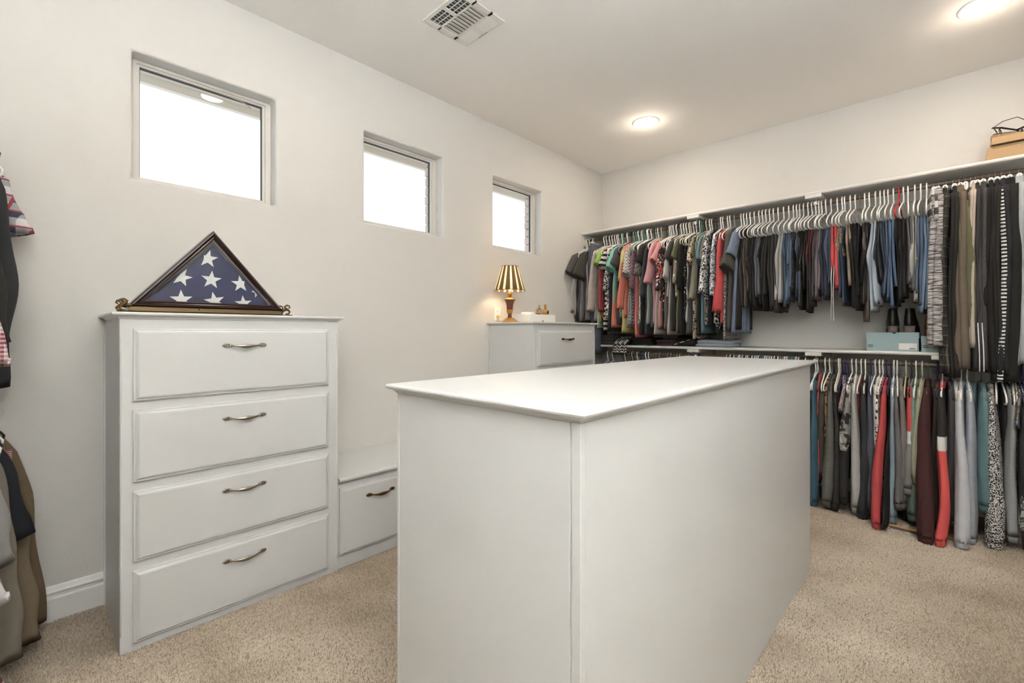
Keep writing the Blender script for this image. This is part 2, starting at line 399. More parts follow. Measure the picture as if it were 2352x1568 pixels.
# ceiling register
vt = tag(empty('ceiling_vent', (.822, 1.720, H)), 'white square ceiling air register with louvres', 'vent')
M_VENT = simple('vent_enamel', '#dedbd5', .4)
a = .167
obj_vf('plate', merge([loft([[(-a, y0, z) , (a, y0, z), (a, y1, z), (-a, y1, z)] for z in (-.006, 0)]) for y0, y1 in ((-a, -.145), (-.062, -.052), (.058, .072), (.15, a))] +
   [loft([[(x0, y0, z), (x1, y0, z), (x1, y1, z), (x0, y1, z)] for z in (-.006, 0)]) for x0, x1, y0, y1 in ((-a, -.135, -.145, .15), (.135, a, -.145, .15), (-.012, .012, -.145, -.062), (-.012, .012, .072, .15))]), M_VENT, vt)
box('duct', -.137, .137, -.147, .152, -.0005, .0, M_BLACK, vt)
for q in (-.1178, -.0896):
    for s in (-1, 1): box('slat', min(s*.012, s*.135), max(s*.012, s*.135), q-.0012, q+.0012, -.006, -.001, M_VENT, vt)
M_DAMP = simple('damper_zinc', '#8f918f', .6)
for k in range(12):
    x = -.127+k*.023
    if abs(x) > .015: box('fin', x-.0065, x+.0065, -.144, -.063, -.0022, -.0012, M_DAMP, vt)
def tilted(nm, cx, cy, lx, ly, ax, ang):
    o = box(nm, -lx/2, lx/2, -ly/2, ly/2, -.0007, .0007, M_VENT, vt); o.location = (cx, cy, -.005)
    o.rotation_euler = (ang, 0, 0) if ax == 'x' else (0, ang, 0); return o
for k in range(10): tilted('slat', -.121+k*.0269, .003, .030, .108, 'y', .25)
for s in (-1, 1):
    for k in range(3): tilted('slat', s*.0735, .085+k*.026, .122, .029, 'x', -.25)
box('damper_slot', -.05, .03, .1565, .159, -.0066, -.0058, M_BLACK, vt)

# recessed downlights; the near ones are unseen, added to brighten the room
b = NB('led_diffuser'); b.set(Roughness=.5); b.base((1, 1, 1, 1)); b.b.inputs['Emission Color'].default_value = (1, .93, .84, 1); b.b.inputs['Emission Strength'].default_value = 5.0; M_LED = b.m; b.m.cycles.emission_sampling = 'NONE'
DL = [((.974, 3.634), 'round recessed ceiling light above the far corner'), ((2.999, 3.616), 'round recessed ceiling light at the top right edge'), ((1.45, -.35), 'added unseen fill downlight over the near shirts'), ((.974, .95), 'added unseen fill downlight over the window bench'), ((2.999, .9), 'added unseen fill downlight over the near aisle')]
for (x, y), lab in DL:
    t = tag(empty('recessed_light', (x, y, H)), lab, 'ceiling light', 'recessed ceiling lights')
    obj_vf('trim_ring', lathe([(.072, -.004), (.072, -.0075), (.085, -.010), (.104, -.009), (.110, -.006), (.113, 0), (.100, -.001), (.078, -.002)], n=48), M_WHITE, t, True)
    obj_vf('diffuser', lathe([(.002, -.0045), (.05, -.0045), (.0735, -.0045), (.0735, -.002), (.002, -.002)], n=48), M_LED, t)
    ld = bpy.data.lights.new('downlight', 'AREA'); ld.shape = 'DISK'; ld.size = .14; ld.energy = DOWNLIGHT_W*(1 if y > 2 else .5 if y < 0 else .4); ld.color = DOWNLIGHT_COL
    lo = bpy.data.objects.new('bulb', ld); COL.objects.link(lo); lo.parent = t; lo.location = (0, 0, -.012)
    if y < 2: continue
    ld = bpy.data.lights.new('dome_glow', 'POINT'); ld.energy = DOWNLIGHT_W*.25; ld.color = DOWNLIGHT_COL; ld.shadow_soft_size = .04
    lo = bpy.data.objects.new('dome_glow', ld); COL.objects.link(lo); lo.parent = t; lo.location = (0, 0, -.12)
# unseen torchiere-shaped fill light added behind the camera, bounced off the ceiling
t = tag(empty('floor_lamp', (3.52, -.28, 0)), 'added unseen fill light shaped as a nickel torchiere', 'floor lamp')
obj_vf('base', lathe([(.002, 0), (.14, 0), (.14, .012), (.12, .022), (.02, .03), (.002, .03)], n=32), M_NICKEL, t, True)
obj_vf('pole', lathe([(.012, .028), (.012, 1.70), (.002, 1.70)], n=16), M_NICKEL, t, True)
obj_vf('bowl', lathe([(.002, 1.69), (.05, 1.70), (.13, 1.75), (.18, 1.82), (.185, 1.825), (.176, 1.822), (.125, 1.757), (.045, 1.71), (.002, 1.705)], n=40), M_WHITE, t, True)
ld = bpy.data.lights.new('uplight', 'AREA'); ld.shape = 'DISK'; ld.size = .30; ld.energy = FILL_W; ld.color = FILL_COL
lo = bpy.data.objects.new('uplight', ld); COL.objects.link(lo); lo.parent = t; lo.location = (0, 0, 1.815); lo.rotation_euler = (PI, 0, 0)

# ================================================================== built-in chests, bench, island
XF = .509
def chest(y0, y1, label, loc_hint, drawers=((.036, .320), (.355, .634), (.670, .953), (.990, 1.277)), bronze=None):
    t = tag(empty('drawer_chest', (0, y0, 0)), label, 'chest of drawers', 'built-in chests of drawers'); w = y1-y0
    box('body', .002, XF, 0, w, 0, 1.316, M_CAB, t, .0015, 1)
    for s, yy in ((0, .004), (1, w-.004)):
        obj_vf('corner_bead', tube([(XF-.001, yy, .075), (XF+.0005, yy, .085), (XF+.0005, yy, 1.245), (XF-.001, yy, 1.255)], .0032, 8), M_CAB, t, True)
    obj_vf('top', slab_vf(.026, XF, 0, w, 1.343), M_CAB, t)
    box('scribe_strip', .001, .02, -.006, 0, 0, 1.316, M_CAB, t)
    for z0, z1 in drawers:
        d = obj_vf('drawer_front', drawer_vf(.040, w-.055, z0, z1), M_CAB, t); d.location = (XF, 0, 0)
        handle(d, .0205, (w-.015)/2, z1-.073, bronze)
    return t
chest(.235, 1.115, 'tall white chest of four drawers carrying the folded flag', '')
chest(2.700, 3.555, 'white chest of drawers carrying the lamp in the far corner', '', bronze=M_BRONZE)
bn = tag(empty('bench', (0, 1.117, 0)), 'low white window bench with drawers between the two chests', 'bench')
box('body', .002, XF-.012, 0, 1.581, 0, .462, M_CAB, bn, .0015, 1)
bt = obj_vf('seat_top', extrude_y([(.002, .462), (.512, .462), (.518, .464), (.524, .470), (.526, .478), (.523, .485), (.516, .4885), (.002, .489)], .001, 1.580), M_CAB, bn)
for k in range(3):
    y = .010+k*.524
    d = obj_vf('drawer_front', drawer_vf(y, y+.505, .072, .432), M_CAB, bn); d.location = (XF-.012, 0, 0)
    handle(d, .0205, y+.236, .432-.073, M_BRONZE)

isl = tag(empty('island', (1.99, 1.80, 0)), 'large white closet island in the middle of the room', 'island')
def ib(nm, x0, x1, y0, y1, z0, z1, bev=.001): return box(nm, x0-1.99, x1-1.99, y0-1.8, y1-1.8, z0, z1, M_CAB, isl, bev, 1)
ib('body', 1.668, 2.315, .747, 2.853, 0, 1.086)
ib('end_panel', 1.672, 2.292, .7445, .747, .0, 1.084); 
for x0, x1 in ((1.665, 1.675), (2.297, 2.3185)): ib('corner_stile', x0, x1, .743, .760, 0, 1.084)
ib('side_panel', 2.315, 2.3172, .7615, 2.857, 0, 1.084); ib('corner_stile', 1.665, 1.675, 2.845, 2.857, 0, 1.084)
obj_vf('top', slab_vf(1.665-1.99, 2.3185-1.99, .743-1.8, 2.857-1.8, 1.112), M_CAB, isl)
for k in range(3):
    d = obj_vf('drawer_front', drawer_vf(-.9+k*.62, -.9+k*.62+.58, .70, 1.02), M_CAB, isl)
    d.rotation_euler = (0, 0, PI); d.location = (1.668-1.99, .03, 0)
    handle(d, .0205, -.61+k*.62, .86)

# ================================================================== shelves, brackets, rods on the back wall
def shelf(name, z, label):
    t = tag(empty(name, (0, L, z)), label, 'shelf', kind=None); d = .42
    pr = [(-.001, -.022), (-d+.006, -.022), (-d+.001, -.018), (-d-.001, -.011), (-d+.001, -.004), (-d+.006, 0), (-.001, 0)]
    obj_vf('board', extrude_x([(y, zz) for y, zz in pr], .003, W-.003), M_SHELF, t)
    box('cleat', .003, W-.003, -.02, -.001, -.10, -.0225, M_SHELF, t)
    v, f = loft([[(x, -.002, -.0225), (x, -d+.005, -.0225), (x, -d+.005, -.045), (x, -d+.045, -.135), (x, -.002, -.135)] for x in (.001, .020)])
    obj_vf('end_cleat', (v, f), M_SHELF, t)
    for x in ((1.210, 2.118) if z > 2 else (1.210, 2.118, 2.826)):
        br = obj_vf('bracket', loft([[(x-.052, y0, z0), (x+.052, y0, z0), (x+.052, y0, z1), (x-.052, y0, z1)] for y0, z0, z1 in ((-d-.012, -.048, -.0215), (-d-.012, -.048, -.0215), (-d+.16, -.048, -.0225), (-.021, -.16, -.0225))]), M_SHELF, t)
        hk = [(x+.008, ROD_Y-L, -.046), (x+.008, ROD_Y-L, -.060)] + [(x+.008, ROD_Y-L+.027*math.sin(q), -.087+.027*math.cos(q)) for q in np.linspace(0, 3.9, 12)]
        obj_vf('rod_hook', merge([tube(hk, (.009, .0035), 8), ([], [])]), M_WHITE, br, True)
        bm_ = lathe([(.002, 0), (.012, 0), (.013, .02), (.010, .026), (.002, .028)], (x+.008, ROD_Y-L-.03, -.098), 10); obj_vf('knob', bm_, M_WHITE, br, True)
    return t
shelf('closet_shelf', 2.324, 'long upper white shelf above the hanging tops and trousers')
shelf('closet_shelf', 1.131, 'long lower white shelf above the hanging jumpers')
for z, lab in ((ROD_ZU, 'upper dark wooden hanging rod under the high shelf'), (ROD_ZL, 'lower dark wooden hanging rod under the middle shelf')):
    o = obj_vf('hanging_rod', tube([(.022, ROD_Y, z), (1.3, ROD_Y, z), (2.6, ROD_Y, z), (W-.004, ROD_Y, z)], .0165, 16), M_ROD, None, True); tag(o, lab, 'rod')

# ================================================================== flag display case
fc = tag(empty('flag_case', (.36, .585, 1.3435)), 'triangular mahogany display case holding the folded starry flag', 'display case')
hw, hb, ht = .309, .030, .392           # half width, base height, apex height
fr_prof = [(0, -.09), (0, .0), (.004, .006), (.010, .008), (.014, .003), (.017, .001), (.022, .004), (.026, .002), (.027, -.004), (.027, -.006)]
A, B_, C_ = np.array((-hw, hb)), np.array((hw, hb)), np.array((0, ht))
def inset(t):
    s = t/math.sin(math.atan2(ht-hb, hw)); m = (ht-hb)/hw
    base = hb+t; k = hw-t/m-t*math.sqrt(1+m*m)/m
    return [(-k, base), (k, base), (0, ht-t*math.sqrt(1+m*m))]
rings = [[(x, p[0], p[1]) for p in inset(t)] for t, x in fr_prof]
obj_vf('frame', loft(rings, False, False), M_MAHOG, fc)
M_MAT = simple('grey_mat_board', '#a9aaa6', .9)
q = inset(.006); obj_vf('backing', loft([[(x, p[0], p[1]) for p in q] for x in (-.088, -.084)]), M_MAT, fc)
q = inset(.026); obj_vf('pane', loft([[(x, p[0], p[1]) for p in q] for x in (-.006, -.004)]), M_GLASS, fc)
ped = obj_vf('pedestal', loft([[(x0, -y, z), (x1, -y, z), (x1, y, z), (x0, y, z)] for x0, x1, y, z in ((-.10, .03, .347, 0), (-.10, .03, .347, .004), (-.098, .027, .344, .007), (-.095, .022, .338, .009))]), M_MAHOG, fc)
M_PLAQ = NB('bronze_plaque'); M_PLAQ.base(lin('#8a7656')); M_PLAQ.set(Roughness=.3, Metallic=.85); M_PLAQ = M_PLAQ.m
box('plinth', -.085, -.008, -.306, .306, .009, .030, M_PLAQ, fc, .002)
obj_vf('keyhole', lathe([(.0005, .0), (.003, .0), (.003, .0015), (.0005, .0015)], (-.008, -.055, .0225), 10, 'x'), M_BLACK, fc)
for s in (-1, 1):
    for xx in (.012, -.085):
        pts = [(xx, s*.318, .009), (xx, s*.330, .012), (xx, s*.337, .024), (xx, s*.328, .034), (xx, s*.318, .040), (xx, s*.312, .050), (xx, s*.322, .058), (xx, s*.334, .055), (xx, s*.338, .046), (xx, s*.331, .042)]
        ft = obj_vf('scroll_foot', merge([tube(pts, [.007, .0055, .005, .0055, .0065, .0055, .0045, .004, .0035, .003], 8), tube([(xx, s*.318, .036), (xx, s*.305, .031), (xx, s*.298, .036)], [.008, .008, .004], 8)]), M_BRONZE, fc, True)
# the flag itself: a padded navy triangle with white stars
fg = tag(empty('folded_flag', (.36-.022, .585, 1.3435)), 'folded navy flag with white stars inside the triangular case', 'flag')
b = NB('flag_cotton'); b.base(b.mix(b.noise(500), lin('#272b52'), lin('#343863'))); b.set(Roughness=.85); b.bump(b.noise(700), .2, .001); M_FLAG = b.m
k1 = [(-.252, .048), (.256, .048), (.008, .328)]; cx, cz = 0.005, hb+.11
pad = []
for f_, x in ((1.0, -.055), (1.0, -.010), (.985, -.003), (.95, -.0005), (.6, 0), (.1, .0)): pad.append([(x, cx+(p[0]-cx)*f_, cz+(p[1]-cz)*f_) for p in k1])
obj_vf('cloth', loft(pad), M_FLAG, fg)
M_STAR = simple('star_cotton', '#e9e8e6', .85)
def star(y, z, r, rot):
    pts = []
    for i in range(10):
        a_ = rot+PI/2+i*PI/5; rr = r if i % 2 == 0 else r*.40; pts.append((y+rr*math.cos(a_), z+rr*math.sin(a_)))
    def clipin(p):
        yy, zz = p; zz = min(max(zz, k1[0][1]+.008), k1[2][1]-.01); t_ = (zz-k1[0][1])/(k1[2][1]-k1[0][1])
        lo_, hi_ = k1[0][0]*(1-t_)+k1[2][0]*t_+.005, k1[1][0]*(1-t_)+k1[2][0]*t_-.012; return (max(lo_, min(hi_, yy)), zz)
    pts = [clipin(p) for p in pts]; c_ = clipin((y, z))
    v = [(.0012, *p) for p in pts]+[(.0016, *c_)]; f = [(i, (i+1) % 10, 10) for i in range(10)]
    obj_vf('star', (v, f), M_STAR, fg, fixn=False)
for y, z, r, rot in ((-.018, .262, .043, -.06), (-.119, .166, .042, -.22), (-.004, .165, .044, -.08), (.118, .155, .042, .05), (-.120, .066, .045, .05), (.009, .066, .044, .2), (.131, .060, .040, .1), (.196, .118, .030, .2)): star(y, z, r, rot)

# ================================================================== things on the corner chest
ZT = 1.3435
lm = tag(empty('table_lamp', (.20, 2.752, ZT)), 'small brass and burgundy table lamp with pleated gold shade', 'lamp')
M_BURG = simple('burgundy_glaze', '#6b3a2c', .35); M_GOLD = simple('gold_leaf', '#c99c5c', .35, .85)
obj_vf('base', lathe([(.002, 0), (.070, 0), (.071, .006), (.064, .012), (.060, .014), (.050, .024), (.036, .032), (.032, .036), (.020, .040), (.002, .04)], n=32), M_GOLD, lm, True)
obj_vf('lower_neck', lathe([(.016, .038), (.019, .044), (.016, .055), (.014, .064), (.018, .071), (.002, .072)], n=24), M_BURG, lm, True)
fl_ = [(.0185, .071), (.022, .08), (.0265, .100), (.0275, .106), (.002, .107)]
rings = [[((r+.0016*math.cos(12*2*PI*k/72))*math.cos(2*PI*k/72), (r+.0016*math.cos(12*2*PI*k/72))*math.sin(2*PI*k/72), z) for k in range(72)] for r, z in fl_]
obj_vf('fluted_cup', loft(rings), M_GOLD, lm, True)
obj_vf('urn', lathe([(.024, .107), (.027, .112), (.027, .130), (.030, .150), (.036, .170), (.042, .180), (.045, .184), (.002, .185)], n=32), M_BURG, lm, True)
obj_vf('collar', lathe([(.045, .184), (.052, .187), (.052, .191), (.040, .198), (.024, .204), (.018, .208), (.002, .209)], n=32), M_GOLD, lm, True)
obj_vf('candle_sleeve', lathe([(.016, .207), (.016, .262), (.002, .262)], n=20), M_GOLD, lm, True)
b = NB('lamp_shade_cloth'); x_, y_, z_ = b.sep(); an = b.math('ARCTAN2', y_, x_); fr_ = b.math('FRACT', b.math('ADD', b.math('MULTIPLY', an, 13/(2*PI)), .28))
cc = b.mix(b.step(fr_, .60, .62), lin('#7d6c52'), lin('#f4ead6')); cc = b.mix(b.math('MULTIPLY', b.step(fr_, .58, .60), b.step(fr_, .66, .64)), cc, lin('#5b4326')); b.base(cc); b.set(Roughness=.8)
trn = b.n('ShaderNodeBsdfTranslucent', Color=cc); mxs = b.n('ShaderNodeMixShader', i0=.45, i1=b.b.outputs[0], i2=trn.outputs[0]); b.t.links.new(mxs.outputs[0], b.t.nodes['Material Output'].inputs[0]); M_SHADE = b.m
N = 104
def shade_ring(r, z): return [((r*(1+.012*math.cos(26*2*PI*k/N)))*math.cos(2*PI*k/N), (r*(1+.012*math.cos(26*2*PI*k/N)))*math.sin(2*PI*k/N), z) for k in range(N)]
obj_vf('shade', loft([shade_ring(.129, .262), shade_ring(.068, .468), shade_ring(.066, .468), shade_ring(.127, .2625), shade_ring(.129, .262)], False, False), M_SHADE, lm)
M_TRIMB = simple('shade_trim', '#7d6a4c', .8)
for r, z in ((.130, .264), (.0685, .4665)): obj_vf('shade_trim', tube([(r*math.cos(q), r*math.sin(q), z) for q in np.linspace(0, 2*PI, 40)], .003, 6), M_TRIMB, lm, True)
b = NB('bulb_glow'); b.b.inputs['Emission Color'].default_value = (1, .75, .45, 1); b.b.inputs['Emission Strength'].default_value = 25; M_BULB = b.m; b.m.cycles.emission_sampling = 'NONE'
obj_vf('bulb', lathe([(.002, .262), (.008, .264), (.009, .28), (.017, .305), (.015, .322), (.006, .336), (.001, .338)], n=16), M_BULB, lm, True)
pl = bpy.data.lights.new('lamp_glow', 'POINT'); pl.energy = 2.6; pl.color = (1, .74, .45); pl.shadow_soft_size = .02
po = bpy.data.objects.new('lamp_glow', pl); COL.objects.link(po); po.parent = lm; po.location = (0, 0, .37)
cd = obj_vf('power_cord', tube([(.0, .062, .006), (.03, .09, .004), (.06, .13, .004), (.02, .16, .004), (-.05, .13, .004), (-.12, .08, .004), (-.17, .05, .02), (-.172, .03, .05)], .003, 6), simple('gold_cord', '#c6b27a', .5), lm, True)
ou = tag(empty('wall_outlet', (.0, 2.800, 1.42)), 'white wall outlet behind the lamp', 'outlet')
box('cover_plate', 0.0005, .006, -.036, .036, -.058, .058, M_WHITE, ou, .002)
for zz in (.024, -.024):
    rc = box('receptacle', .006, .008, -.016, .016, zz-.014, zz+.014, M_WHITE, ou, .003)
    for yy in (-.006, .006): box('slot', .0079, .0083, yy-.0012, yy+.0012, zz-.004, zz+.007, M_BLACK, ou)
box('plug', .0083, .03, -.012, .014, -.037, -.014, simple('plug_ivory', '#d8bd86', .5), lm).location = (-.2, 2.800-2.752, 1.42-ZT)
bx = tag(empty('jewellery_box', (.30, 2.955, ZT)), 'low white jewellery box beside the lamp', 'box')
box('body', -.09, .09, -.170, .172, .004, .066, M_WHITE, bx, .006, 3); box('tray_line', -.088, .088, -.168, .170, .0, .004, simple('dark_foot', '#4a3d30', .5), bx)
obj_vf('clasp', lathe([(.001, 0), (.006, 0), (.006, .004), (.001, .005)], (.0895, 0.0, .010), 12, 'x'), M_BRONZE, bx, True)
o = obj_vf('trinket_dish', lathe([(.002, 0), (.048, 0), (.055, .004), (.057, .012), (.053, .018), (.050, .0175), (.02, .018), (.001, .018)], n=32), M_WHITE, None, True); o.location = (.30, 2.865, ZT+.066); tag(o, 'round white trinket dish on the jewellery box', 'dish')
M_PERF = glass_mat('perfume_glass', (.95, .82, .58)); M_AMBER = simple('amber_perfume', '#c98a2e', .1, 0.0)
pf = tag(empty('perfume_bottle', (.31, 3.085, ZT+.066)), 'round amber perfume bottle with ornate gold stopper', 'bottle', 'perfume bottles')
obj_vf('glass_body', lathe([(.002, 0), (.030, 0), (.031, .006), (.031, .040), (.026, .048), (.012, .052), (.002, .052)], n=24), M_PERF, pf, True)
obj_vf('liquid', lathe([(.002, .003), (.027, .003), (.028, .020), (.002, .020)], n=24), M_AMBER, pf, True)
obj_vf('stopper', lathe([(.008, .052), (.012, .056), (.007, .062), (.013, .070), (.009, .078), (.012, .086), (.006, .092), (.001, .094)], n=16), M_BRASS, pf, True)
obj_vf('medallion', lathe([(.001, 0), (.012, 0), (.012, .003), (.001, .004)], (.030, -.002, .024), 14, 'x'), simple('dark_medallion', '#3a2a14', .4, .6), pf, True)
pf = tag(empty('perfume_bottle', (.29, 3.015, ZT+.066)), 'square clear perfume bottle with dark edges', 'bottle', 'perfume bottles')
box('glass_body', -.012, .012, -.022, .022, 0, .052, M_PERF, pf, .003); box('liquid', -.010, .010, -.02, .02, .002, .012, simple('dark_perfume', '#4b2f12', .2), pf)
M_DK = simple('dark_edge', '#2e2414', .4, .5)
boxes('edge_band', [(.0118, .0135, -.0235, -.0205, 0, .054), (.0118, .0135, -.0235, .0235, .050, .054), (.0118, .0135, .0205, .0235, 0, .054)], M_DK, pf)
obj_vf('stopper', lathe([(.006, .052), (.008, .058), (.005, .064), (.010, .074), (.006, .084), (.001, .088)], (0, .012, 0), 12), M_BRASS, pf, True)

# ================================================================== boxes and shoes on the shelves
b = NB('teal_card'); b.base(b.mix(b.noise(40), lin('#9db3b6'), lin('#94aaad'))); b.set(Roughness=.7); M_TEAL = b.m
M_LABEL = simple('paper_label', '#e6e4e0', .8); M_INK = simple('ink', '#22282a', .8)
def shoebox(x0, x1, y0, y1, z, h, label):
    t = tag(empty('shoe_box', ((x0+x1)/2, (y0+y1)/2, z)), label, 'box', 'teal shoe boxes'); a, c = (x1-x0)/2, (y1-y0)/2
    box('tray', -a+.003, a-.003, -c+.003, c-.003, 0, h-.004, M_TEAL, t, .001, 1)
    n = .012
    v = []  # lid with a thumb notch in its front edge
    obj_vf('lid', merge([loft([[(-a, -c, zz), (a, -c, zz), (a, c, zz), (-a, c, zz)] for zz in (h-.002, h)]), loft([[(-a, y, h-.040), (a, y, h-.040), (a, y, h-.002), (-a, y, h-.002)] for y in (-c, -c+.0015)]), loft([[(x, -c, h-.04), (x, c, h-.04), (x, c, h-.002), (x, -c, h-.002)] for x in (-a, -a+.0015)]), loft([[(x, -c, h-.04), (x, c, h-.04), (x, c, h-.002), (x, -c, h-.002)] for x in (a-.0015, a)])]), M_TEAL, t)
    obj_vf('thumb_notch', loft([[(q_, -c-.0006, zz) for q_, zz in ((.0, h), (.004, h-.006), (.014, h-.010), (.022, h-.004), (.024, h))], [(q_, -c+.001, zz) for q_, zz in ((.0, h), (.004, h-.006), (.014, h-.010), (.022, h-.004), (.024, h))]]), M_INK, t)
    boxes('size_label', [(a-.105, a-.012, -c+.0022, -c+.003, .012, .055)], M_LABEL, t)
    boxes('barcode', [(a-.05+.004*k, a-.0475+.004*k, -c+.0016, -c+.0022, .016, .023) for k in range(8)]+[(a-.026, a-.024, -c+.0016, -c+.0022, .036, .040)], M_INK, t)
    boxes('bar_logo', [(-a+.010, -a+.039, -c+.0016, -c+.003, .038, .042), (-a+.010, -a+.039, -c+.0016, -c+.003, .028, .032)], M_INK, t)
    return t
SZ = 1.1312
shoebox(2.432, 2.715, L-.36-.045, L-.06, SZ, .128, 'teal shoe box with white size label under the black boots')
shoebox(2.722, 2.99, L-.40, L-.06, SZ, .105, 'shorter teal shoe box partly hidden by the grey leggings')
M_BOOT = simple('black_boot_leather', '#1d1b1a', .4); M_HEEL = simple('mauve_heel', '#6f5f5e', .5); M_TAN = NB('tan_suede'); M_TAN.base(M_TAN.mix(M_TAN.noise(60), lin('#a87246'), lin('#8d5d38'))); M_TAN.set(Roughness=.95); M_TAN = M_TAN.m
def boot(x, y, z, label, mu, mh, rz, h=.165):
    t = tag(empty('ankle_boot', (x, y, z), rz), label, 'boot', 'ankle boots on the shoe boxes')
    # heel faces the room (-y), toe towards the wall (+y)
    rr = []
    for zz, y0, y1, w in ((.045, -.028, .19, .036), (.055, -.030, .19, .038), (.075, -.032, .15, .036), (.10, -.030, .10, .032), (.13, -.026, .075, .028), (h, -.024, .07, .025), (h, -.020, .064, .021), (.14, -.02, .06, .020)):
        yc, yl = (y0+y1)/2, (y1-y0)/2
        rr.append([(w*math.cos(q)*(1-.25*max(0, math.sin(q))), yc+yl*math.sin(q), zz) for q in np.linspace(0, 2*PI, 24, endpoint=False)])
    obj_vf('upper', loft(rr), mu, t, True)
    rr = []
    for zz, s in ((0, .92), (.004, .95), (.045, 1.03)): rr.append([(.030*s*math.cos(q), .002+.030*s*math.sin(q)*(1 if math.sin(q) < 0 else .7), zz) for q in np.linspace(0, 2*PI, 20, endpoint=False)])
    obj_vf('heel', loft(rr), mh, t, True)
    rr = []
    for zz, s in ((.0, .95), (.012, 1.0)): rr.append([(.036*s*math.cos(q), .145+.05*s*math.sin(q), zz) for q in np.linspace(0, 2*PI, 20, endpoint=False)])
    sole = loft(rr); obj_vf('sole', merge([sole, loft([[(-.03, .02, .046), (.03, .02, .046), (.03, .02, .04), (-.03, .02, .04)], [(-.034, .12, .014), (.034, .12, .014), (.034, .12, .002), (-.034, .12, .002)]])]), M_BLACK, t)
    rr = [[(w*math.cos(q), yc+yl*math.sin(q), zz) for q in np.linspace(0, 2*PI, 20, endpoint=False)] for zz, yc, yl, w in ((.006, .145, .052, .037), (.03, .14, .055, .036), (.055, .115, .06, .03))]
    obj_vf('toe', loft(rr), mu, t, True)
    obj_vf('pull_tab', loft([[(-.006, -.027, h-.03), (.006, -.027, h-.03), (.006, -.027, h+.012), (-.006, -.027, h+.012)], [(-.006, -.0235, h-.03), (.006, -.0235, h-.03), (.006, -.0235, h+.012), (-.006, -.0235, h+.012)]]), mu, t)
boot(2.573, ROD_Y+.03, SZ+.129, 'left black ankle boot with mauve heel on the shoe box', M_BOOT, M_HEEL, .06)
boot(2.662, ROD_Y+.03, SZ+.129, 'right black ankle boot with mauve heel on the shoe box', M_BOOT, M_HEEL, -.10)
boot(2.775, ROD_Y+.05, SZ+.106, 'tan suede boot behind the grey leggings', M_TAN, M_TAN, .0, .19)
# kraft box and sandals on the high shelf
HZ = 2.3242
M_KRAFT = NB('kraft_card'); M_KRAFT.base(M_KRAFT.mix(M_KRAFT.noise(70, detail=4), lin('#b89a76'), lin('#a98b68'))); M_KRAFT.set(Roughness=.85); M_KRAFT = M_KRAFT.m
kb = tag(empty('kraft_box', (3.20, L-.22, HZ)), 'tan kraft cardboard box with flared lid on the high shelf', 'box')
obj_vf('tray', loft([[(-a_, -.155-b_, z), (.19, -.155-b_, z), (.19, .155, z), (-a_, .155, z)] for a_, b_, z in ((.178, .005, 0), (.165, -.002, .090))]), M_KRAFT, kb)
obj_vf('lid', loft([[(-a_, -b_, z), (.2, -b_, z), (.2, .16, z), (-a_, .16, z)] for a_, b_, z in ((.150, .170, .100), (.152, .171, .098), (.150, .166, .140), (.148, .164, .142))]), M_KRAFT, kb)
M_STRAP = simple('black_strap', '#2a2320', .45)
b = NB('woven_jute'); wv = b.n('ShaderNodeTexWave', Vector=b.co((1, 1, 1)), Scale=70.0, Distortion=3.0).outputs[1]; b.base(b.mix(wv, lin('#b9a080'), lin('#8a7256'))); b.bump(wv, .6, .004); b.set(Roughness=.9); M_JUTE = b.m
sd = tag(empty('wedge_sandal', (3.155, L-.25, HZ+.1435), .2), 'black strappy sandal with woven jute wedge on the kraft box', 'sandal')
rr = []
for z_, s_ in ((0, 1.0), (.01, 1.03), (.030, 1.0), (.034, .95)): rr.append([(.105*s_*math.cos(q), .042*s_*math.sin(q)*(1+.2*math.cos(q)), z_+.014*math.cos(q)*(-1 if s_ != 1.0 or z_ > 0 else 0)) for q in np.linspace(0, 2*PI, 28, endpoint=False)])
obj_vf('jute_sole', loft(rr), M_JUTE, sd, True)
obj_vf('insole', loft([[(.098*math.cos(q), .038*math.sin(q), z_-.014*math.cos(q)) for q in np.linspace(0, 2*PI, 24, endpoint=False)] for z_ in (.034, .038)]), M_STRAP, sd)
for pts in ([(-.07, -.042, .045), (-.075, -.03, .075), (-.07, 0, .088), (-.06, .03, .075), (-.055, .042, .045)], [(.02, -.045, .03), (.02, -.03, .055), (.02, 0, .062), (.02, .03, .055), (.02, .045, .03)],
            [(-.085, -.03, .05), (-.10, -.02, .09), (-.06, -.035, .115), (0, -.04, .125), (.04, -.02, .105), (.05, .01, .075), (.02, .04, .07), (-.05, .04, .1), (-.10, .0, .095)]):
    obj_vf('strap', tube(pts, (.006, .002), 8), M_STRAP, sd, True)
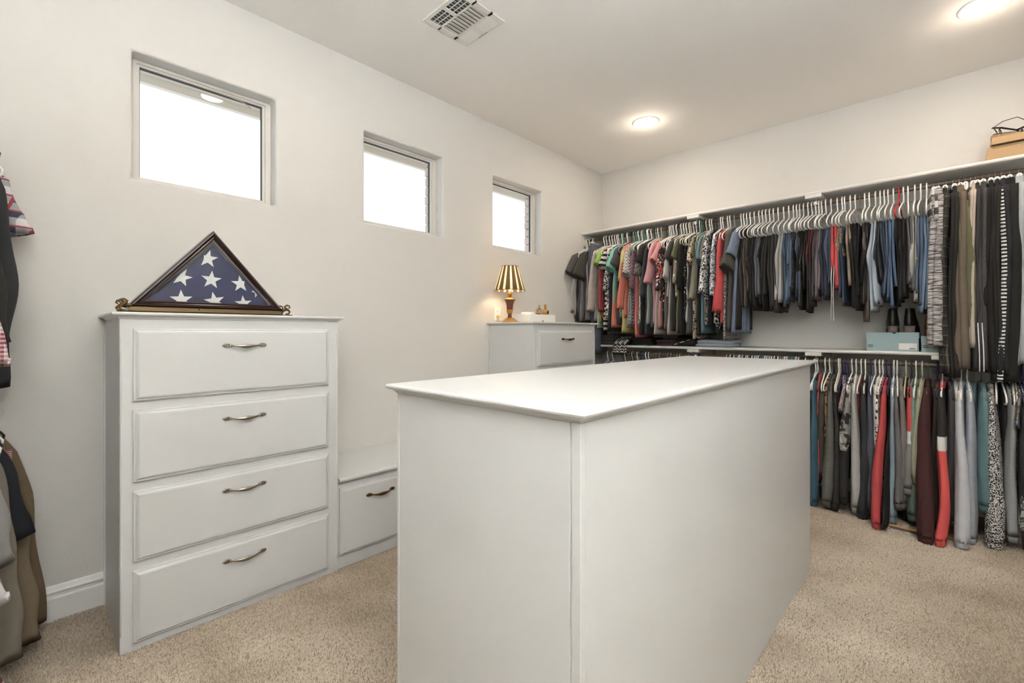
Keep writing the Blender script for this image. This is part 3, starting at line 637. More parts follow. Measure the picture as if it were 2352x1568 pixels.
UPPER=[
 (-0.023, -0.819, 'l', 'plain:#b9b3ac', 'pale grey long-sleeved top', {}),
 (0.002, -0.86, 's', 'plain:#2b2926', 'black vest top', {}),
 (0.05, -0.862, 't', 'plain:#5b5455', 'charcoal shirt with wide flared sleeve', {'reach': 0.36, 'sl': 0.24, 'sw': 0.085}),
 (0.079, -0.866, 's', 'plain:#8a8690', 'lilac-grey top', {}),
 (0.126, -0.867, 't', 'plain:#4a463f', 'olive-charcoal shirt with broad sleeve', {'reach': 0.33, 'sl': 0.27, 'sw': 0.09}),
 (0.15, -0.854, 's', 'stripev:#8d7f8e,#d8d2d0,.02', 'mauve and white striped top', {}),
 (0.187, -1.199, 'c', 'plain:#5f6370', 'slate-blue long trousers beside the corner chest', {}),
 (0.259, -0.861, 'l', 'plain:#b5a99f', 'beige-pink long-sleeved blouse', {'reach': 0.34, 'sw': 0.065, 'hx': 0.026}),
 (0.287, -0.936, 's', 'plain:#aeb6c4', 'pale blue top', {}),
 (0.325, -0.888, 't', 'plain:#9bd04a', 'lime green top', {'sl': 0.17, 'reach': 0.27}),
 (0.356, -0.862, 'l', 'plain:#a8353a', 'dark red cardigan', {'reach': 0.27}),
 (0.386, -0.966, 't', 'stripeh:#d6d2cc,#22201f,.05', 'grey top with black sleeve stripes', {'reach': 0.29}),
 (0.411, -0.859, 'l', 'abstract:#e6e4df,#1d1b1b', 'black and white lace-patterned blouse', {'sl': 0.42}),
 (0.428, -0.954, 's', 'plain:#2c2f3a', 'navy-black top', {}),
 (0.47, -0.89, 't', 'plain:#6fc7b0', 'mint green top', {'reach': 0.32, 'sl': 0.22, 'hx': 0.026}),
 (0.487, -0.932, 's', 'plain:#e0815a', 'orange vest top', {}),
 (0.528, -0.903, 't', 'plain:#4f4850', 'charcoal-purple tee', {'reach': 0.29}),
 (0.535, -0.839, 's', 'speckle:#e9e6e0,#2b2926', 'black top with white pattern', {}),
 (0.571, -0.983, 'l', 'plain:#d9c871', 'pale yellow blouse', {'sl': 0.34}),
 (0.599, -0.833, 'l', 'plain:#ee7a5c', 'coral blouse', {'sl': 0.6, 'reach': 0.28, 'hx': 0.02}),
 (0.627, -0.933, 't', 'plain:#a8a597', 'sage grey tee', {}),
 (0.65, -0.904, 't', 'chevron:#eceae5,#222020', 'black and white chevron-striped top', {'reach': 0.31, 'sl': 0.3, 'sw': 0.075, 'hx': 0.026}),
 (0.678, -0.925, 'l', 'spacedye:#9a6f7e,#5d4756', 'mauve tie-dyed blouse', {'sl': 0.42}),
 (0.689, -0.934, 's', 'plain:#9c3f6a', 'magenta top', {}),
 (0.712, -1.029, 's', 'plain:#db7468', 'coral pink long vest', {}),
 (0.741, -0.934, 't', 'speckle:#cfc4b4,#5f564b', 'beige fleck-print top', {'sl': 0.3}),
 (0.753, -0.893, 's', 'stripev:#efece6,#262424,.025', 'black and white vertical-striped vest', {}),
 (0.785, -1.007, 't', 'plain:#2d2a29', 'black tee beside the beige fleck top', {'reach': 0.27}),
 (0.816, -0.999, 'l', 'plain:#3d434d', 'navy three-quarter-sleeved top', {'sl': 0.5, 'reach': 0.29}),
 (0.832, -0.906, 's', 'plain:#c9cfc4', 'white and green vest', {}),
 (0.854, -0.935, 's', 'plain:#37605c', 'dark teal top', {}),
 (0.889, -0.903, 'l', 'plain:#d9949a', 'pink blouse with pointed sleeve', {'sl': 0.38, 'reach': 0.31, 'sw': 0.07, 'hx': 0.024}),
 (0.905, -0.999, 's', 'plain:#cfc3ba', 'cream long top', {}),
 (0.94, -0.939, 't', 'plain:#dc8f8f', 'pink ruffle-sleeved top', {'reach': 0.31, 'sl': 0.2, 'hx': 0.026}),
 (0.969, -0.691, 'l', 'floral:#241f1f,#d8382f,#e8dfdc', 'black blouse with red flowers', {'sl': 0.45, 'reach': 0.31, 'sw': 0.07, 'hx': 0.026}),
 (0.985, -0.939, 's', 'dots:#211f20,#dcd8d4,28', 'black top with white diamonds', {}),
 (1.005, -0.955, 's', 'plain:#6f655c', 'taupe vest top', {}),
 (1.035, -0.659, 't', 'plain:#d5d2d3', 'white tee beside the dotted tan blouse', {'sl': 0.36, 'reach': 0.29}),
 (1.05, -1.002, 's', 'plain:#c8beb6', 'white lace-edged vest', {}),
 (1.079, -0.967, 't', 'plain:#4d4846', 'charcoal tee with rolled sleeve', {'sl': 0.2, 'reach': 0.3}),
 (1.103, -0.663, 'l', 'dots:#a3967d,#e6e1d6,16', 'tan blouse with white dots', {'sl': 0.4, 'reach': 0.27}),
 (1.127, -0.99, 't', 'plain:#6a6a4a', 'olive tee', {'sl': 0.2, 'reach': 0.28}),
 (1.154, -0.99, 'l', 'plain:#272626', 'black long blouse', {'sl': 0.45}),
 (1.169, -0.872, 's', 'dots:#2a2828,#e6e3de,40', 'black vest with white beads', {}),
 (1.193, -0.891, 's', 'plain:#c3c3c1', 'light grey vest', {}),
 (1.216, -0.998, 's', 'plain:#54575a', 'charcoal sleeveless dress', {}),
 (1.247, -0.975, 't', 'camo:#6a6a4c,#3e3d2f,#a09a78', 'camouflage tee', {}),
 (1.265, -1.035, 't', 'leopard:#cdb396,#2d241e', 'leopard-print tee', {'sl': 0.25, 'reach': 0.29}),
 (1.292, -0.874, 'l', 'plain:#89836f', 'khaki linen shirt', {'sl': 0.55, 'reach': 0.29, 'hx': 0.024}),
 (1.306, -1.005, 's', 'plain:#33302f', 'black long vest', {}),
 (1.336, -0.986, 't', 'denim:#5c8795', 'teal blue denim shirt', {'sl': 0.24, 'reach': 0.28}),
 (1.354, -0.912, 't', 'plain:#8f8271', 'tan tee', {'sl': 0.24}),
 (1.372, -0.916, 'l', 'abstract:#e4e2de,#2a2929', 'black and white abstract-print blouse', {'sl': 0.5, 'reach': 0.3, 'sw': 0.07, 'hx': 0.025}),
 (1.394, -0.916, 's', 'plain:#1f1f22', 'black skirted top', {}),
 (1.429, -0.902, 'l', 'abstract:#d3dbe3,#3a4450', 'blue and white geometric-print blouse', {'sl': 0.52, 'reach': 0.29, 'hx': 0.022}),
 (1.447, -0.986, 's', 'floral:#201f1f,#d9d4d0,#c8c3c0', 'black and white flowered top', {}),
 (1.486, -0.903, 'l', 'plain:#d2363a', 'bright red long-sleeved blouse', {'sl': 0.66, 'reach': 0.32, 'sw': 0.06, 'hx': 0.03}),
 (1.506, -1.04, 's', 'speckle:#cfc8c4,#2a2424', 'black dress with white specks', {}),
 (1.54, -0.96, 't', 'knit:#58524b', 'dark grey-brown chunky knit jumper', {'sl': 0.32, 'reach': 0.33, 'sw': 0.085, 'hx': 0.036}),
 (1.594, -0.989, 't', 'knit:#7c8fae', 'light blue ribbed cardigan', {'sl': 0.22, 'reach': 0.3, 'h': 0.032}),
 (1.615, -0.957, 's', 'plain:#2a2827', 'black vest beside the blue cardigan', {}),
 (1.638, -0.771, 'p', 'plain:#4c4a47', 'charcoal trousers beside the blue cardigan', {}),
 (1.664, -0.772, 'p', 'stripev:#6d5f52,#4b433c,.02', 'brown striped trousers', {}),
 (1.696, -0.724, 'p', 'plain:#262524', 'black trousers beside the brown striped pair', {}),
 (1.731, -0.802, 'p', 'plain:#2b2a29', 'black trousers with low crotch fold', {}),
 (1.757, -0.7, 'p', 'plain:#676c78', 'grey-blue short trousers', {}),
 (1.782, -0.804, 'p', 'plain:#222120', 'jet-black trousers', {}),
 (1.81, -0.679, 'p', 'plain:#383736', 'dark grey cropped trousers', {}),
 (1.837, -0.822, 'p', 'plain:#3a3530', 'brown-black trousers', {}),
 (1.87, -0.817, 'p', 'plain:#403f3f', 'charcoal trousers beside the light grey pair', {}),
 (1.909, -0.748, 'p', 'plain:#b5b3b0', 'light grey trousers', {}),
 (1.945, -0.786, 'p', 'denim:#42566f', 'mid-blue jeans', {}),
 (1.976, -0.738, 'p', 'denim:#5a7390', 'faded blue jeans', {}),
 (1.999, -0.667, 'p', 'speckle:#5a5a5c,#232323', 'black tweed trousers', {}),
 (2.019, -0.779, 'p', 'plain:#4f5a72', 'slate-blue trousers', {}),
 (2.045, -0.806, 'p', 'plain:#232222', 'black trousers beside the slate-blue pair', {}),
 (2.075, -0.684, 'p', 'leather:#262422', 'shiny black leather trousers', {}),
 (2.1, -0.827, 'p', 'plain:#302f2e', 'dull black trousers', {}),
 (2.125, -0.585, 'p', 'plain:#6d2c34', 'burgundy trousers', {}),
 (2.144, -0.733, 'p', 'plain:#5c5557', 'dark mauve trousers', {}),
 (2.163, -0.734, 'p', 'plain:#8b8084', 'mauve-grey trousers', {}),
 (2.189, -0.729, 'p', 'denim:#343d4d', 'dark indigo jeans', {}),
 (2.221, -0.733, 'p', 'denim:#4d627b', 'steel-blue jeans', {}),
 (2.26, -0.664, 'p', 'plain:#e03c3c', 'bright red trousers with white drawstring', {'w': 0.2}),
 (2.29, -0.598, 'p', 'speckle:#b9a588,#6f5f4b', 'tan woven-print shorts', {'short': 0.22}),
 (2.305, -0.784, 'p', 'denim:#3f5571', 'blue jeans beside the khaki pair', {}),
 (2.338, -0.648, 'p', 'plain:#a48e74', 'khaki tan trousers', {}),
 (2.367, -0.801, 'p', 'plain:#242322', 'black trousers beside the khaki pair', {}),
 (2.394, -0.824, 'p', 'plain:#2a2929', 'faded black trousers', {}),
 (2.421, -0.902, 'p', 'plain:#6b5f58', 'taupe velour trousers', {}),
 (2.447, -0.76, 'p', 'plain:#272523', 'wide black trousers', {}),
 (2.482, -0.832, 'p', 'denim:#a3b2c2', 'pale blue jeans', {}),
 (2.508, -0.783, 'p', 'denim:#33363d', 'dark charcoal jeans', {}),
 (2.531, -0.69, 'p', 'denim:#3c4a5e', 'navy jeans with pocket flap', {}),
 (2.551, -0.765, 'p', 'denim:#4a6381', 'blue jeans with folded knees', {}),
 (2.58, -0.812, 'p', 'denim:#5d7ea3', 'sky-blue jeans', {}),
 (2.609, -0.796, 'p', 'plain:#242220', 'black trousers on the red hanger', {}),
 (2.633, -0.768, 'p', 'plain:#2c2b2a', 'black trousers beside the grey pair', {}),
 (2.655, -0.704, 'p', 'plain:#6d6c6d', 'mid-grey trousers', {}),
 (2.691, -0.777, 'p', 'plain:#b8b4aa', 'pale stone trousers', {}),
 (2.721, -0.801, 'p', 'denim:#4f6682', 'washed blue jeans', {}),
 (2.75, -0.852, 'p', 'denim:#6c88a6', 'distressed light jeans', {}),
 (2.782, -0.264, 'c', 'stripeh:#d0ccc8,#4a4442,.09', 'grey and black banded skirt', {}),
 (2.811, -1.07, 'c', 'spacedye:#c9c2bf,#4f4b4b', 'heather grey space-dyed leggings', {'h': 0.042}),
 (2.846, -1.241, 'c', 'plaid:#37342f,#262422,#5d574c', 'dark plaid trousers', {}),
 (2.874, -1.266, 'c', 'plain:#2e2b28', 'black long trousers beside the taupe pair', {}),
 (2.905, -1.21, 'c', 'plain:#776855', 'taupe long trousers', {'h': 0.036}),
 (2.933, -0.953, 'c', 'knit:#76744f', 'olive ribbed trousers', {'h': 0.045, 'top': 0.1}),
 (2.956, -1.075, 'c', 'plain:#c9b8a6', 'cream long trousers', {}),
 (2.978, -1.219, 'c', 'plain:#3d3c3c', 'dark grey track trousers with white stripes', {'stripe': 1}),
 (3.009, -1.217, 'c', 'heather:#55504f,#3b3837', 'charcoal heather trousers', {}),
 (3.038, -1.223, 'c', 'plain:#1f1d1c', 'black satin trousers', {}),
 (3.063, -1.227, 'c', 'plain:#2a2825', 'brown-black dress trousers', {}),
 (3.089, -1.23, 'c', 'plain:#2a2b33', 'midnight navy trousers', {}),
 (3.126, -1.274, 'c', 'plain:#22221f', 'black trousers with striped side seam', {'h': 0.05, 'stripe': 2}),
 (3.163, -1.17, 'c', 'plain:#b6bac0', 'pale grey sweatpants', {'h': 0.035}),
]
LOWER=[
 (2.123, -1.01, 'l', 'plain:#33647a', 'teal long-sleeved top', {'fwd': 0.27}),
 (2.138, -0.9, 's', 'plain:#262528', 'black long dress', {}),
 (2.157, -0.864, 's', 'plain:#d64b46', 'coral red gilet', {}),
 (2.184, -0.817, 'v', 'quilt:#493f36', 'brown quilted gilet', {'h': 0.045}),
 (2.213, -0.538, 's', 'leopard:#b58e5a,#2b2119', 'gold leopard-print top', {}),
 (2.237, -0.981, 'l', 'heather:#6b6a64,#57564f', 'grey-olive long cardigan', {'sw': 0.065}),
 (2.268, -0.985, 'l', 'plain:#363433', 'charcoal coat', {}),
 (2.277, -0.527, 's', 'sequin:#8a8f97,#2a2c33', 'multicoloured sequinned top', {}),
 (2.293, -0.917, 's', 'plain:#222022', 'black tunic beside the sequinned top', {}),
 (2.308, -0.785, 't', 'speckle:#d3b5b8,#5b4a55', 'pink and white fleck-print top', {}),
 (2.325, -0.934, 'l', 'plain:#29282b', 'black cardigan beside the camouflage top', {}),
 (2.348, -0.564, 'l', 'camo:#8b8a84,#3c3a3a,#b8b3aa', 'grey camouflage top', {}),
 (2.372, -0.983, 'l', 'heather:#b7b5b2,#a3a19e', 'light grey waterfall cardigan', {'sw': 0.07}),
 (2.401, -0.95, 's', 'plain:#8e4034', 'rust top', {}),
 (2.425, -1.008, 'l', 'fleece:#34353b', 'charcoal-navy fleece jacket', {'sw': 0.075}),
 (2.456, -0.996, 's', 'plain:#b4b1ae', 'light grey top beside the navy heather jumper', {}),
 (2.482, -0.96, 'l', 'heather:#555c69,#434a56', 'navy heather jumper', {'sw': 0.07}),
 (2.505, -0.963, 'l', 'fleece:#cfcdc9', 'white sherpa jacket', {}),
 (2.523, -0.972, 'l', 'leopard:#e0dcd8,#272223', 'black and white dalmatian-spotted blouse', {}),
 (2.543, -1.009, 'l', 'plain:#d23338', 'red sweatshirt beside the spotted blouse', {'sw': 0.06, 'fwd': 0.44}),
 (2.567, -1.01, 's', 'plain:#1f1e1f', 'black dress beside the red sweatshirt', {'fwd': 0.45}),
 (2.582, -0.994, 'l', 'denim:#8fa5b3', 'pale denim shirt', {}),
 (2.599, -0.895, 'l', 'heather:#7b7876,#6b6866', 'mid-grey sweater', {}),
 (2.619, -0.892, 'l', 'heather:#837b75,#746d68', 'taupe-grey sweatshirt', {'sw': 0.065}),
 (2.646, -1.002, 's', 'plain:#181717', 'black velvet jacket', {'h': 0.04}),
 (2.675, -0.791, 'l', 'band:#8c8785,#cf3a3a,#dcdad8', 'grey sweater with red and white shoulder bands', {}),
 (2.698, -0.962, 'l', 'heather:#7f9a90,#6f8a80', 'sage green sweatshirt', {'sw': 0.075}),
 (2.729, -0.711, 'l', 'plain:#a8a888', 'pale olive jumper', {'sw': 0.06}),
 (2.758, -1.01, 'l', 'heather:#4e2424,#3f1c1d', 'maroon hoodie', {'sw': 0.075, 'fwd': 0.5}),
 (2.803, -0.966, 'l', 'plain:#4a3d31', 'dark brown hoodie', {'sw': 0.06}),
 (2.829, -1.009, 'l', 'band:#e23a36,#2a2828,#d8d4d0', 'red, black and white colour-block windbreaker', {'sw': 0.055, 'hx': 0.023, 'fwd': 0.485}),
 (2.864, -0.932, 'l', 'fleece:#4b4a4a', 'charcoal sherpa pullover', {'sw': 0.07}),
 (2.889, -0.847, 'l', 'plain:#c5c6ca', 'white-grey hooded top', {}),
 (2.914, -1.009, 'l', 'plain:#c3c6cd', 'white fleece-lined hoodie', {'sw': 0.07, 'fwd': 0.44}),
 (2.942, -1.009, 'l', 'plain:#aab0bd', 'pale lilac hoodie', {'fwd': 0.32}),
 (2.972, -0.91, 's', 'plain:#5c7f88', 'dusty teal sleeveless dress', {}),
 (3.005, -0.809, 'l', 'plain:#5e868d', 'teal blouse with wide sleeves', {'sw': 0.085}),
 (3.044, -1.009, 'l', 'speckle:#d6d3cf,#2a2828', 'black and white speckled jumper', {'sw': 0.09, 'fwd': 0.325}),
 (3.068, -1.01, 's', 'plain:#1e1c1c', 'black dress beside the speckled jumper', {'fwd': 0.195}),
 (3.091, -0.774, 's', 'plain:#2b2a2b', 'black sleeveless tunic', {}),
 (3.114, -0.966, 'l', 'heather:#9fa1a3,#8d8f91', 'light grey sweatshirt with ribbed hem', {'sw': 0.085}),
 (3.137, -0.762, 's', 'plain:#c9b9a4', 'cream vest', {}),
 (3.148, -0.591, 't', 'sequin:#6d4a4c,#3d2426', 'maroon metallic puffer top', {}),
 (3.161, -0.876, 'l', 'abstract:#b9b9ba,#4a4a4c', 'grey top with lettering print', {}),
 (3.178, -0.971, 'l', 'plain:#3a3a3d', 'charcoal jumper at the right edge', {}),
 (3.201, -0.939, 'l', 'plain:#5b5458', 'plum-grey jumper beside the charcoal one', {}),
]

# ================================================================== clothes
class Disp:
    """gentle drape waves shared by all parts of one garment"""
    def __init__(s, r, amp=.006):
        s.k = [(amp*(.5+r.random()), 9+14*r.random(), -4+8*r.random(), 6.28*r.random()) for _ in range(3)]
        s.e = (.004+.004*r.random(), 14+14*r.random(), 6.28*r.random())
    def __call__(s, v):
        v = np.asarray(v, float); x, y, z = v[:, 0], v[:, 1], v[:, 2]
        g = np.clip((-z-.10)/.35, 0, 1)
        dx = sum(a*np.sin(ky*y+kz*z+p) for a, ky, kz, p in s.k)*g
        dy = s.e[0]*np.sin(s.e[1]*z+s.e[2])*g
        return np.stack([x+dx, y+dy, z], 1)
def ring(cx, cy, z, hx, hy, n=24, sq=.8, notch=0.0, ph=0.0, rip=0.0):
    a = np.linspace(0, 2*PI, n, endpoint=False); c, s_ = np.cos(a), np.sin(a)
    yy = np.sign(c)*np.abs(c)**sq*hy; xx = np.sign(s_)*np.abs(s_)**sq*hx
    if rip: xx = xx*(1+rip*np.sin(5*a+ph)) ; yy = yy*(1+.25*rip*np.sin(3*a+ph*2))
    if notch: yy = yy-np.sign(c)*notch*np.exp(-(s_/.28)**2)
    return np.stack([cx+xx, cy+yy, np.full(n, z)], 1)
def lerp_keys(keys, z):
    zs = [k[0] for k in keys]
    return [np.interp(-z, [-q for q in zs], [k[i] for k in keys]) for i in range(1, len(keys[0]))]
def shell(rings, inner=.03, sc=.86):
    """close the top, fold the hem inwards so the bottom reads as an opening"""
    last = np.array(rings[-1]); c = last.mean(0); inn = c+(last-c)*np.array((.75, .95, 1)); inn[:, 2] += inner
    rr = [np.array(rings[0])*0+np.array(rings[0]).mean(0)]
    rr[0] = np.array(rings[0]); return loft([[tuple(p) for p in r] for r in rings]+[[tuple(p) for p in inn]])
def top_parts(kind, zhem, o, r, lower):
    P = []; D = Disp(r, .005)
    th = o.get('th', .03)*(1.18 if lower else 1.05); h = o.get('h', th*.55); w = .175+.02*r.random()
    slv = kind in 'tl'
    long_ = kind == 'l'
    if kind == 'l' and lower: hem = min(zhem+.04+.14*r.random(), -.45)
    else: hem = zhem
    flare = .0+.03*r.random()
    fw = o.get('fwd', 0) if not slv else 0
    keys = [(-.066, .012, .052), (-.078, .016, .085), (-.098, .014, .135), (-.122, .013, .178), (-.17, h*.9, w+.005), (-.33, h, w-.01), (hem, h*1.15, w+flare)]
    if not slv: keys = [(-.066, .010, .050), (-.085, .012, .085), (-.105, .012, .125), (-.16, h*.8, .130), (-.26, h, .165), (-.40, h, w-.01), (hem, h*1.15, w+flare)]
    zs = [-.066, -.078, -.098, -.122] + list(np.linspace(-.15, hem, max(8, int((-hem-.15)/.035))))
    ph = r.random()*6; R_ = []
    for z in zs:
        hx, hy = lerp_keys(keys, z)
        if kind == 'v': hx *= .72+.45*abs(math.sin((z+.1)*PI/.115))
        cy = 0.0
        if fw: cy = -max(0, (fw-.19))*max(0, (-z-.3)/(-hem-.3))
        R_.append(ring(0, cy, z, hx, hy, 28, .75, 0, ph+z*3, .16 if kind != 'v' else 0))
    P.append(('body', *shell(R_)))
    if slv:
        sw = o.get('sw', .060 if long_ else .070); reach = o.get('reach', .26); 
        sl = o.get('sl', (.20 if not long_ else None))
        zend = -.12-sl if sl is not None else zhem
        if sl is None and not lower: zend = max(zhem+.02, -.12-.62)
        reach = o.get('fwd', reach if not (long_ and lower) else .27+.04*r.random())
        for side in (-1, 1):
            rc = reach if side < 0 else min(reach, .27)
            n = max(7, int((-.12-zend)/.035)); R_ = []; xo = (.010*(r.random()-.5))
            u0, u1 = .130, rc-sw*.8; ze = zend if side < 0 else max(zend, -.75)
            bend = o.get('bend', .015*(r.random()-.3))
            for i in range(n+1):
                t = i/n; z = -.112+(ze+.112)*t; u = u0+(u1-u0)*(t**o.get('pw', .75))+bend*math.sin(PI*t)
                g = np.interp(t, [0, .12, .35, 1], [.045, sw*1.0, sw*1.05, sw*(.72 if long_ else 1.05)])
                hx = np.interp(t, [0, .2, 1], [.013, th*.62, th*(.55 if long_ else .68)])
                if long_ and lower and side < 0:
                    tw = o.get('hx', min(max(th*1.05, .024), .040)); hx = np.interp(t, [0, .2, .75, 1], [.013, th*.6, tw, tw*.95]); g = np.interp(t, [0, .15, .6, 1], [.045, sw, sw*.7, min(sw*.62, .042)])
                elif 'hx' in o and side < 0: hx = np.interp(t, [0, .2, .8, 1], [.013, o['hx']*.75, o['hx'], o['hx']*1.05])
                R_.append(ring(xo*t+.008*math.sin(3*t+ph), side*u, z+(.55*(g-.045) if False else 0), hx, g, 20, .85, 0, ph+6*t, .14))
            # tilt the hem so the sleeve opens a little forwards
            for q in R_[-3:]: q[:, 2] += (np.abs(q[:, 1])-u1)*(.35 if not long_ else .12)
            P.append(('sleeve', *shell(R_, .025)))
            if long_ and lower and side < 0:
                e = np.array(R_[-1]); c = e.mean(0); cu = []
                for dz, s_ in ((.012, .90), (.002, 1.0), (-.022, .86), (-.045, .80)):
                    q = c+(e-c)*np.array((s_, s_, 1)); q[:, 2] += dz; cu.append(q)
                P.append(('cuff', *shell(cu, .02)))
    return P, D
def folded_parts(zhem, o, r):
    P = []; D = Disp(r, .006); th = o.get('th', .03)
    wf = o.get('w', .155+.03*r.random()); bz = r.random(); bump = .02+.055*r.random()**1.5; bc = -.31-.2*r.random(); lean = r.uniform(-.018, .018); tp = r.uniform(.70, .95)
    short = o.get('short'); zt = -.213
    lens = [zhem, zhem+(.02+.14*r.random()**2)]
    if short: lens = [zt-short, zt-short+.02]
    if r.random() < .5: lens.reverse()
    for k, (ze, sx) in enumerate(zip(lens, (-1, 1))):
        ph = r.random()*6; R_ = []; cen = sx*th*.27
        zs = [zt+.006, zt+.001, zt-.02] + list(np.linspace(zt-.05, ze, max(6, int((zt-.05-ze)/.035))))
        for i, z in enumerate(zs):
            t = (zt-z)/(zt-ze)
            hx = .004 if i == 0 else (th*.25 if i == 1 else th*(.30+.10*min(1, t*2)))
            hy = wf*(tp+(1-tp)*min(1, t*3))-.012+bump*math.exp(-((z-bc-.05*k)/.06)**2)*(1 if k == 0 else .3)-.02*t
            R_.append(ring(cen*(.4 if i == 0 else 1)+(lean+sx*.004)*t*t, -.004*math.sin(5*t+ph), z, hx, hy, 28, .7, .012, ph+5*t, .12))
        P.append(('leg', *shell(R_, .02)))
    if 'drawstring' in o.get('nm', ''):
        for q in (-.006, .005):
            pts = [(q, -.15, zhem+.20), (q*1.3, -.185, zhem+.08), (q*.8, -.19, zhem-.05), (q*1.6, -.188, zhem-.23)]
            P.append(('drawstring', *tube(pts, (.011, .0018), 6)))
    return P, D
def clip_parts(zhem, o, r, skirt=False):
    P = []; D = Disp(r, .007)
    h = o.get('h', o.get('th', .03)*.85); zt = -.062-o.get('top', 0); w = .165+.015*r.random()
    ph = r.random()*6
    def wide(z): return float(np.interp(-z, [-zt, -zt+.05, -zt+.30, -zhem], [w*.86, w*.90, w, w*(.72+.1*bow)]))
    bow = r.random()
    R_ = [ring(0, 0, z, hx, wide(z), 28, .7, .008, ph, .05) for z, hx in ((zt+.004, h*.55), (zt, h*.7), (zt-.02, h*.78), (zt-.042, h*.80), (zt-.044, h*.74))]
    P.append(('waistband', *loft([[tuple(p) for p in q] for q in R_])))
    for k, sx in enumerate((-1, 1)):
        R_ = []; ph = r.random()*6; ze = zhem+k*.012*r.random()
        for z in np.linspace(zt-.040, ze, int((zt-ze)/.045)):
            t = (zt-z)/(zt-ze)
            R_.append(ring(sx*h*(.32+.10*t), -.006*math.sin(4*t+ph)-.012*(sx > 0), z, h*(.66+.14*t), wide(z), 24, .75, .006, ph+4*t, .10))
        P.append(('leg', *shell(R_, .02)))
    st = o.get('stripe')
    if st:
        zs = np.linspace(zhem+.004, zhem+.30 if st == 1 else zt-.05, 24)
        for off, hw in (((h*.37-.009, .0024), (h*.37+.009, .0024)) if st == 1 else ((-h*.62, .011),)):
            A_, B2 = [], []
            for z in zs:
                yy = -wide(z)*1.03-.013 if st == 1 else -wide(z)*1.02-.002
                A_.append((off-hw, yy, z)); B2.append((off+hw, yy-(0 if st == 1 else .006), z))
            v = A_+B2+[(p[0], p[1]+.003, p[2]) for p in A_]+[(p[0], p[1]+.003, p[2]) for p in B2]; n = len(zs); f = []
            for i in range(n-1):
                f += [(i, i+1, n+i+1, n+i), (2*n+i, 3*n+i, 3*n+i+1, 2*n+i+1), (i, 2*n+i, 2*n+i+1, i+1), (n+i, n+i+1, 3*n+i+1, 3*n+i)]
            P.append(('side_stripe', v, f))
    return P, D
STRIPE_MAT = {1: simple('white_braid', '#e8e8ea', .7), 2: fabric('stripeh:#e4e2df,#1c1c1b,.022')}
STRING_MAT = simple('white_drawstring', '#ecebea', .8)
GARM = (('cardigan', 'cardigan', 'cardigan'), ('gilet', 'gilet', 'gilet'), ('coat', 'coat', 'coat'), ('jeans', 'jeans', 'jeans'), ('shorts', 'shorts', 'shorts'), ('leggings', 'leggings', 'leggings'), ('sweatpants', 'sweatpants', 'trousers'), ('trousers', 'trousers', 'trousers'), ('skirt', 'skirt', 'skirt'), ('dress', 'dress', 'dress'),
        ('hoodie', 'hoodie', 'hoodie'), ('jacket', 'jacket', 'jacket'), ('windbreaker', 'windbreaker', 'jacket'), ('sweatshirt', 'sweatshirt', 'sweatshirt'), ('jumper', 'jumper', 'jumper'), ('sweater', 'sweater', 'jumper'), ('pullover', 'pullover', 'jumper'), ('tunic', 'tunic', 'tunic'), ('blouse', 'blouse', 'blouse'), ('shirt', 'shirt', 'shirt'), ('vest', 'sleeveless_vest', 'vest'), ('tee', 'tee', 'tee'), ('top', 'jersey', 'top'))
def noun(nm):
    head = nm.split(' beside ')[0].split(' with ')[0]
    if head.endswith('skirted top'): return ('tunic', 'tunic')
    for k, n, c in GARM:
        if head.endswith(k): return n, c
    for k, n, c in GARM:
        if k in head: return n, c
    return 'garment', 'garment'
def garment(name, label, cat, kind, loc, zhem, mat, o, seed, group, lower=False, rz=0.0):
    r = random.Random(seed)
    if kind in 'tlsv':
        P, D = top_parts(kind, zhem+.032, o, r, lower)
        P = [(a_, [(x_, y_, z_-.032) for x_, y_, z_ in v_], f_) for a_, v_, f_ in P]
    elif kind == 'p': P, D = folded_parts(zhem, o, r)
    else: P, D = clip_parts(zhem, o, r)
    t = tag(empty(name, loc, rz), label, cat, group)
    for nm, v, f in P:
        m = fabric(mat)
        if nm == 'side_stripe': m = STRIPE_MAT[o['stripe']]
        if nm == 'drawstring': m = STRING_MAT; v2 = v
        else: v2 = D(v)
        ob = mesh(nm, v2, f, m, t, True)
        if nm == 'side_stripe': fix_normals(ob.data)
    return t

# ---- hangers
def hook_pts(r=.0205, back=1):
    pts = [(0, back*r*math.cos(q), r*math.sin(q)) for q in np.linspace(-.35, PI*.93, 14)]
    return pts+[(0, -back*r*.93, -.014), (0, -back*r*.60, -.034), (0, -back*r*.1, -.052), (0, 0, -.066), (0, 0, -.088)]
def hanger_meshes():
    out = {}
    for kind, rad in (('plastic', .0046), ('wire', .0019)):
        hk = tube(hook_pts(), rad, 7)
        sh = [(0, 0, -.050)]
        for s in (1,):
            pass
        arm = [(0, 0, -.084), (0, -.03, -.090), (0, -.10, -.119), (0, -.17, -.150), (0, -.198, -.166), (0, -.208, -.181), (0, -.205, -.199), (0, -.19, -.209), (0, -.10, -.211), (0, 0, -.211)]
        fr = merge([tube(arm, rad, 7), tube([(x, -y, z) for x, y, z in arm], rad, 7)])
        out[kind] = (hk, fr)
    hk = tube(hook_pts(), .0018, 7)
    bar = tube([(0, -.15, -.052), (0, 0, -.052), (0, .15, -.052)], .0035, 7)
    out['clip'] = (hk, bar)
    return out
HM = {}
for k, (hk, fr) in hanger_meshes().items():
    d = []
    for nm, vf in (('hook', hk), ('frame', fr)):
        me = bpy.data.meshes.new(k+'_'+nm); me.from_pydata([tuple(p) for p in vf[0]], [], vf[1]); me.update(); fix_normals(me); me.polygons.foreach_set('use_smooth', [True]*len(me.polygons)); me.materials.append(M_WHITE); d.append(me)
    HM[k] = d
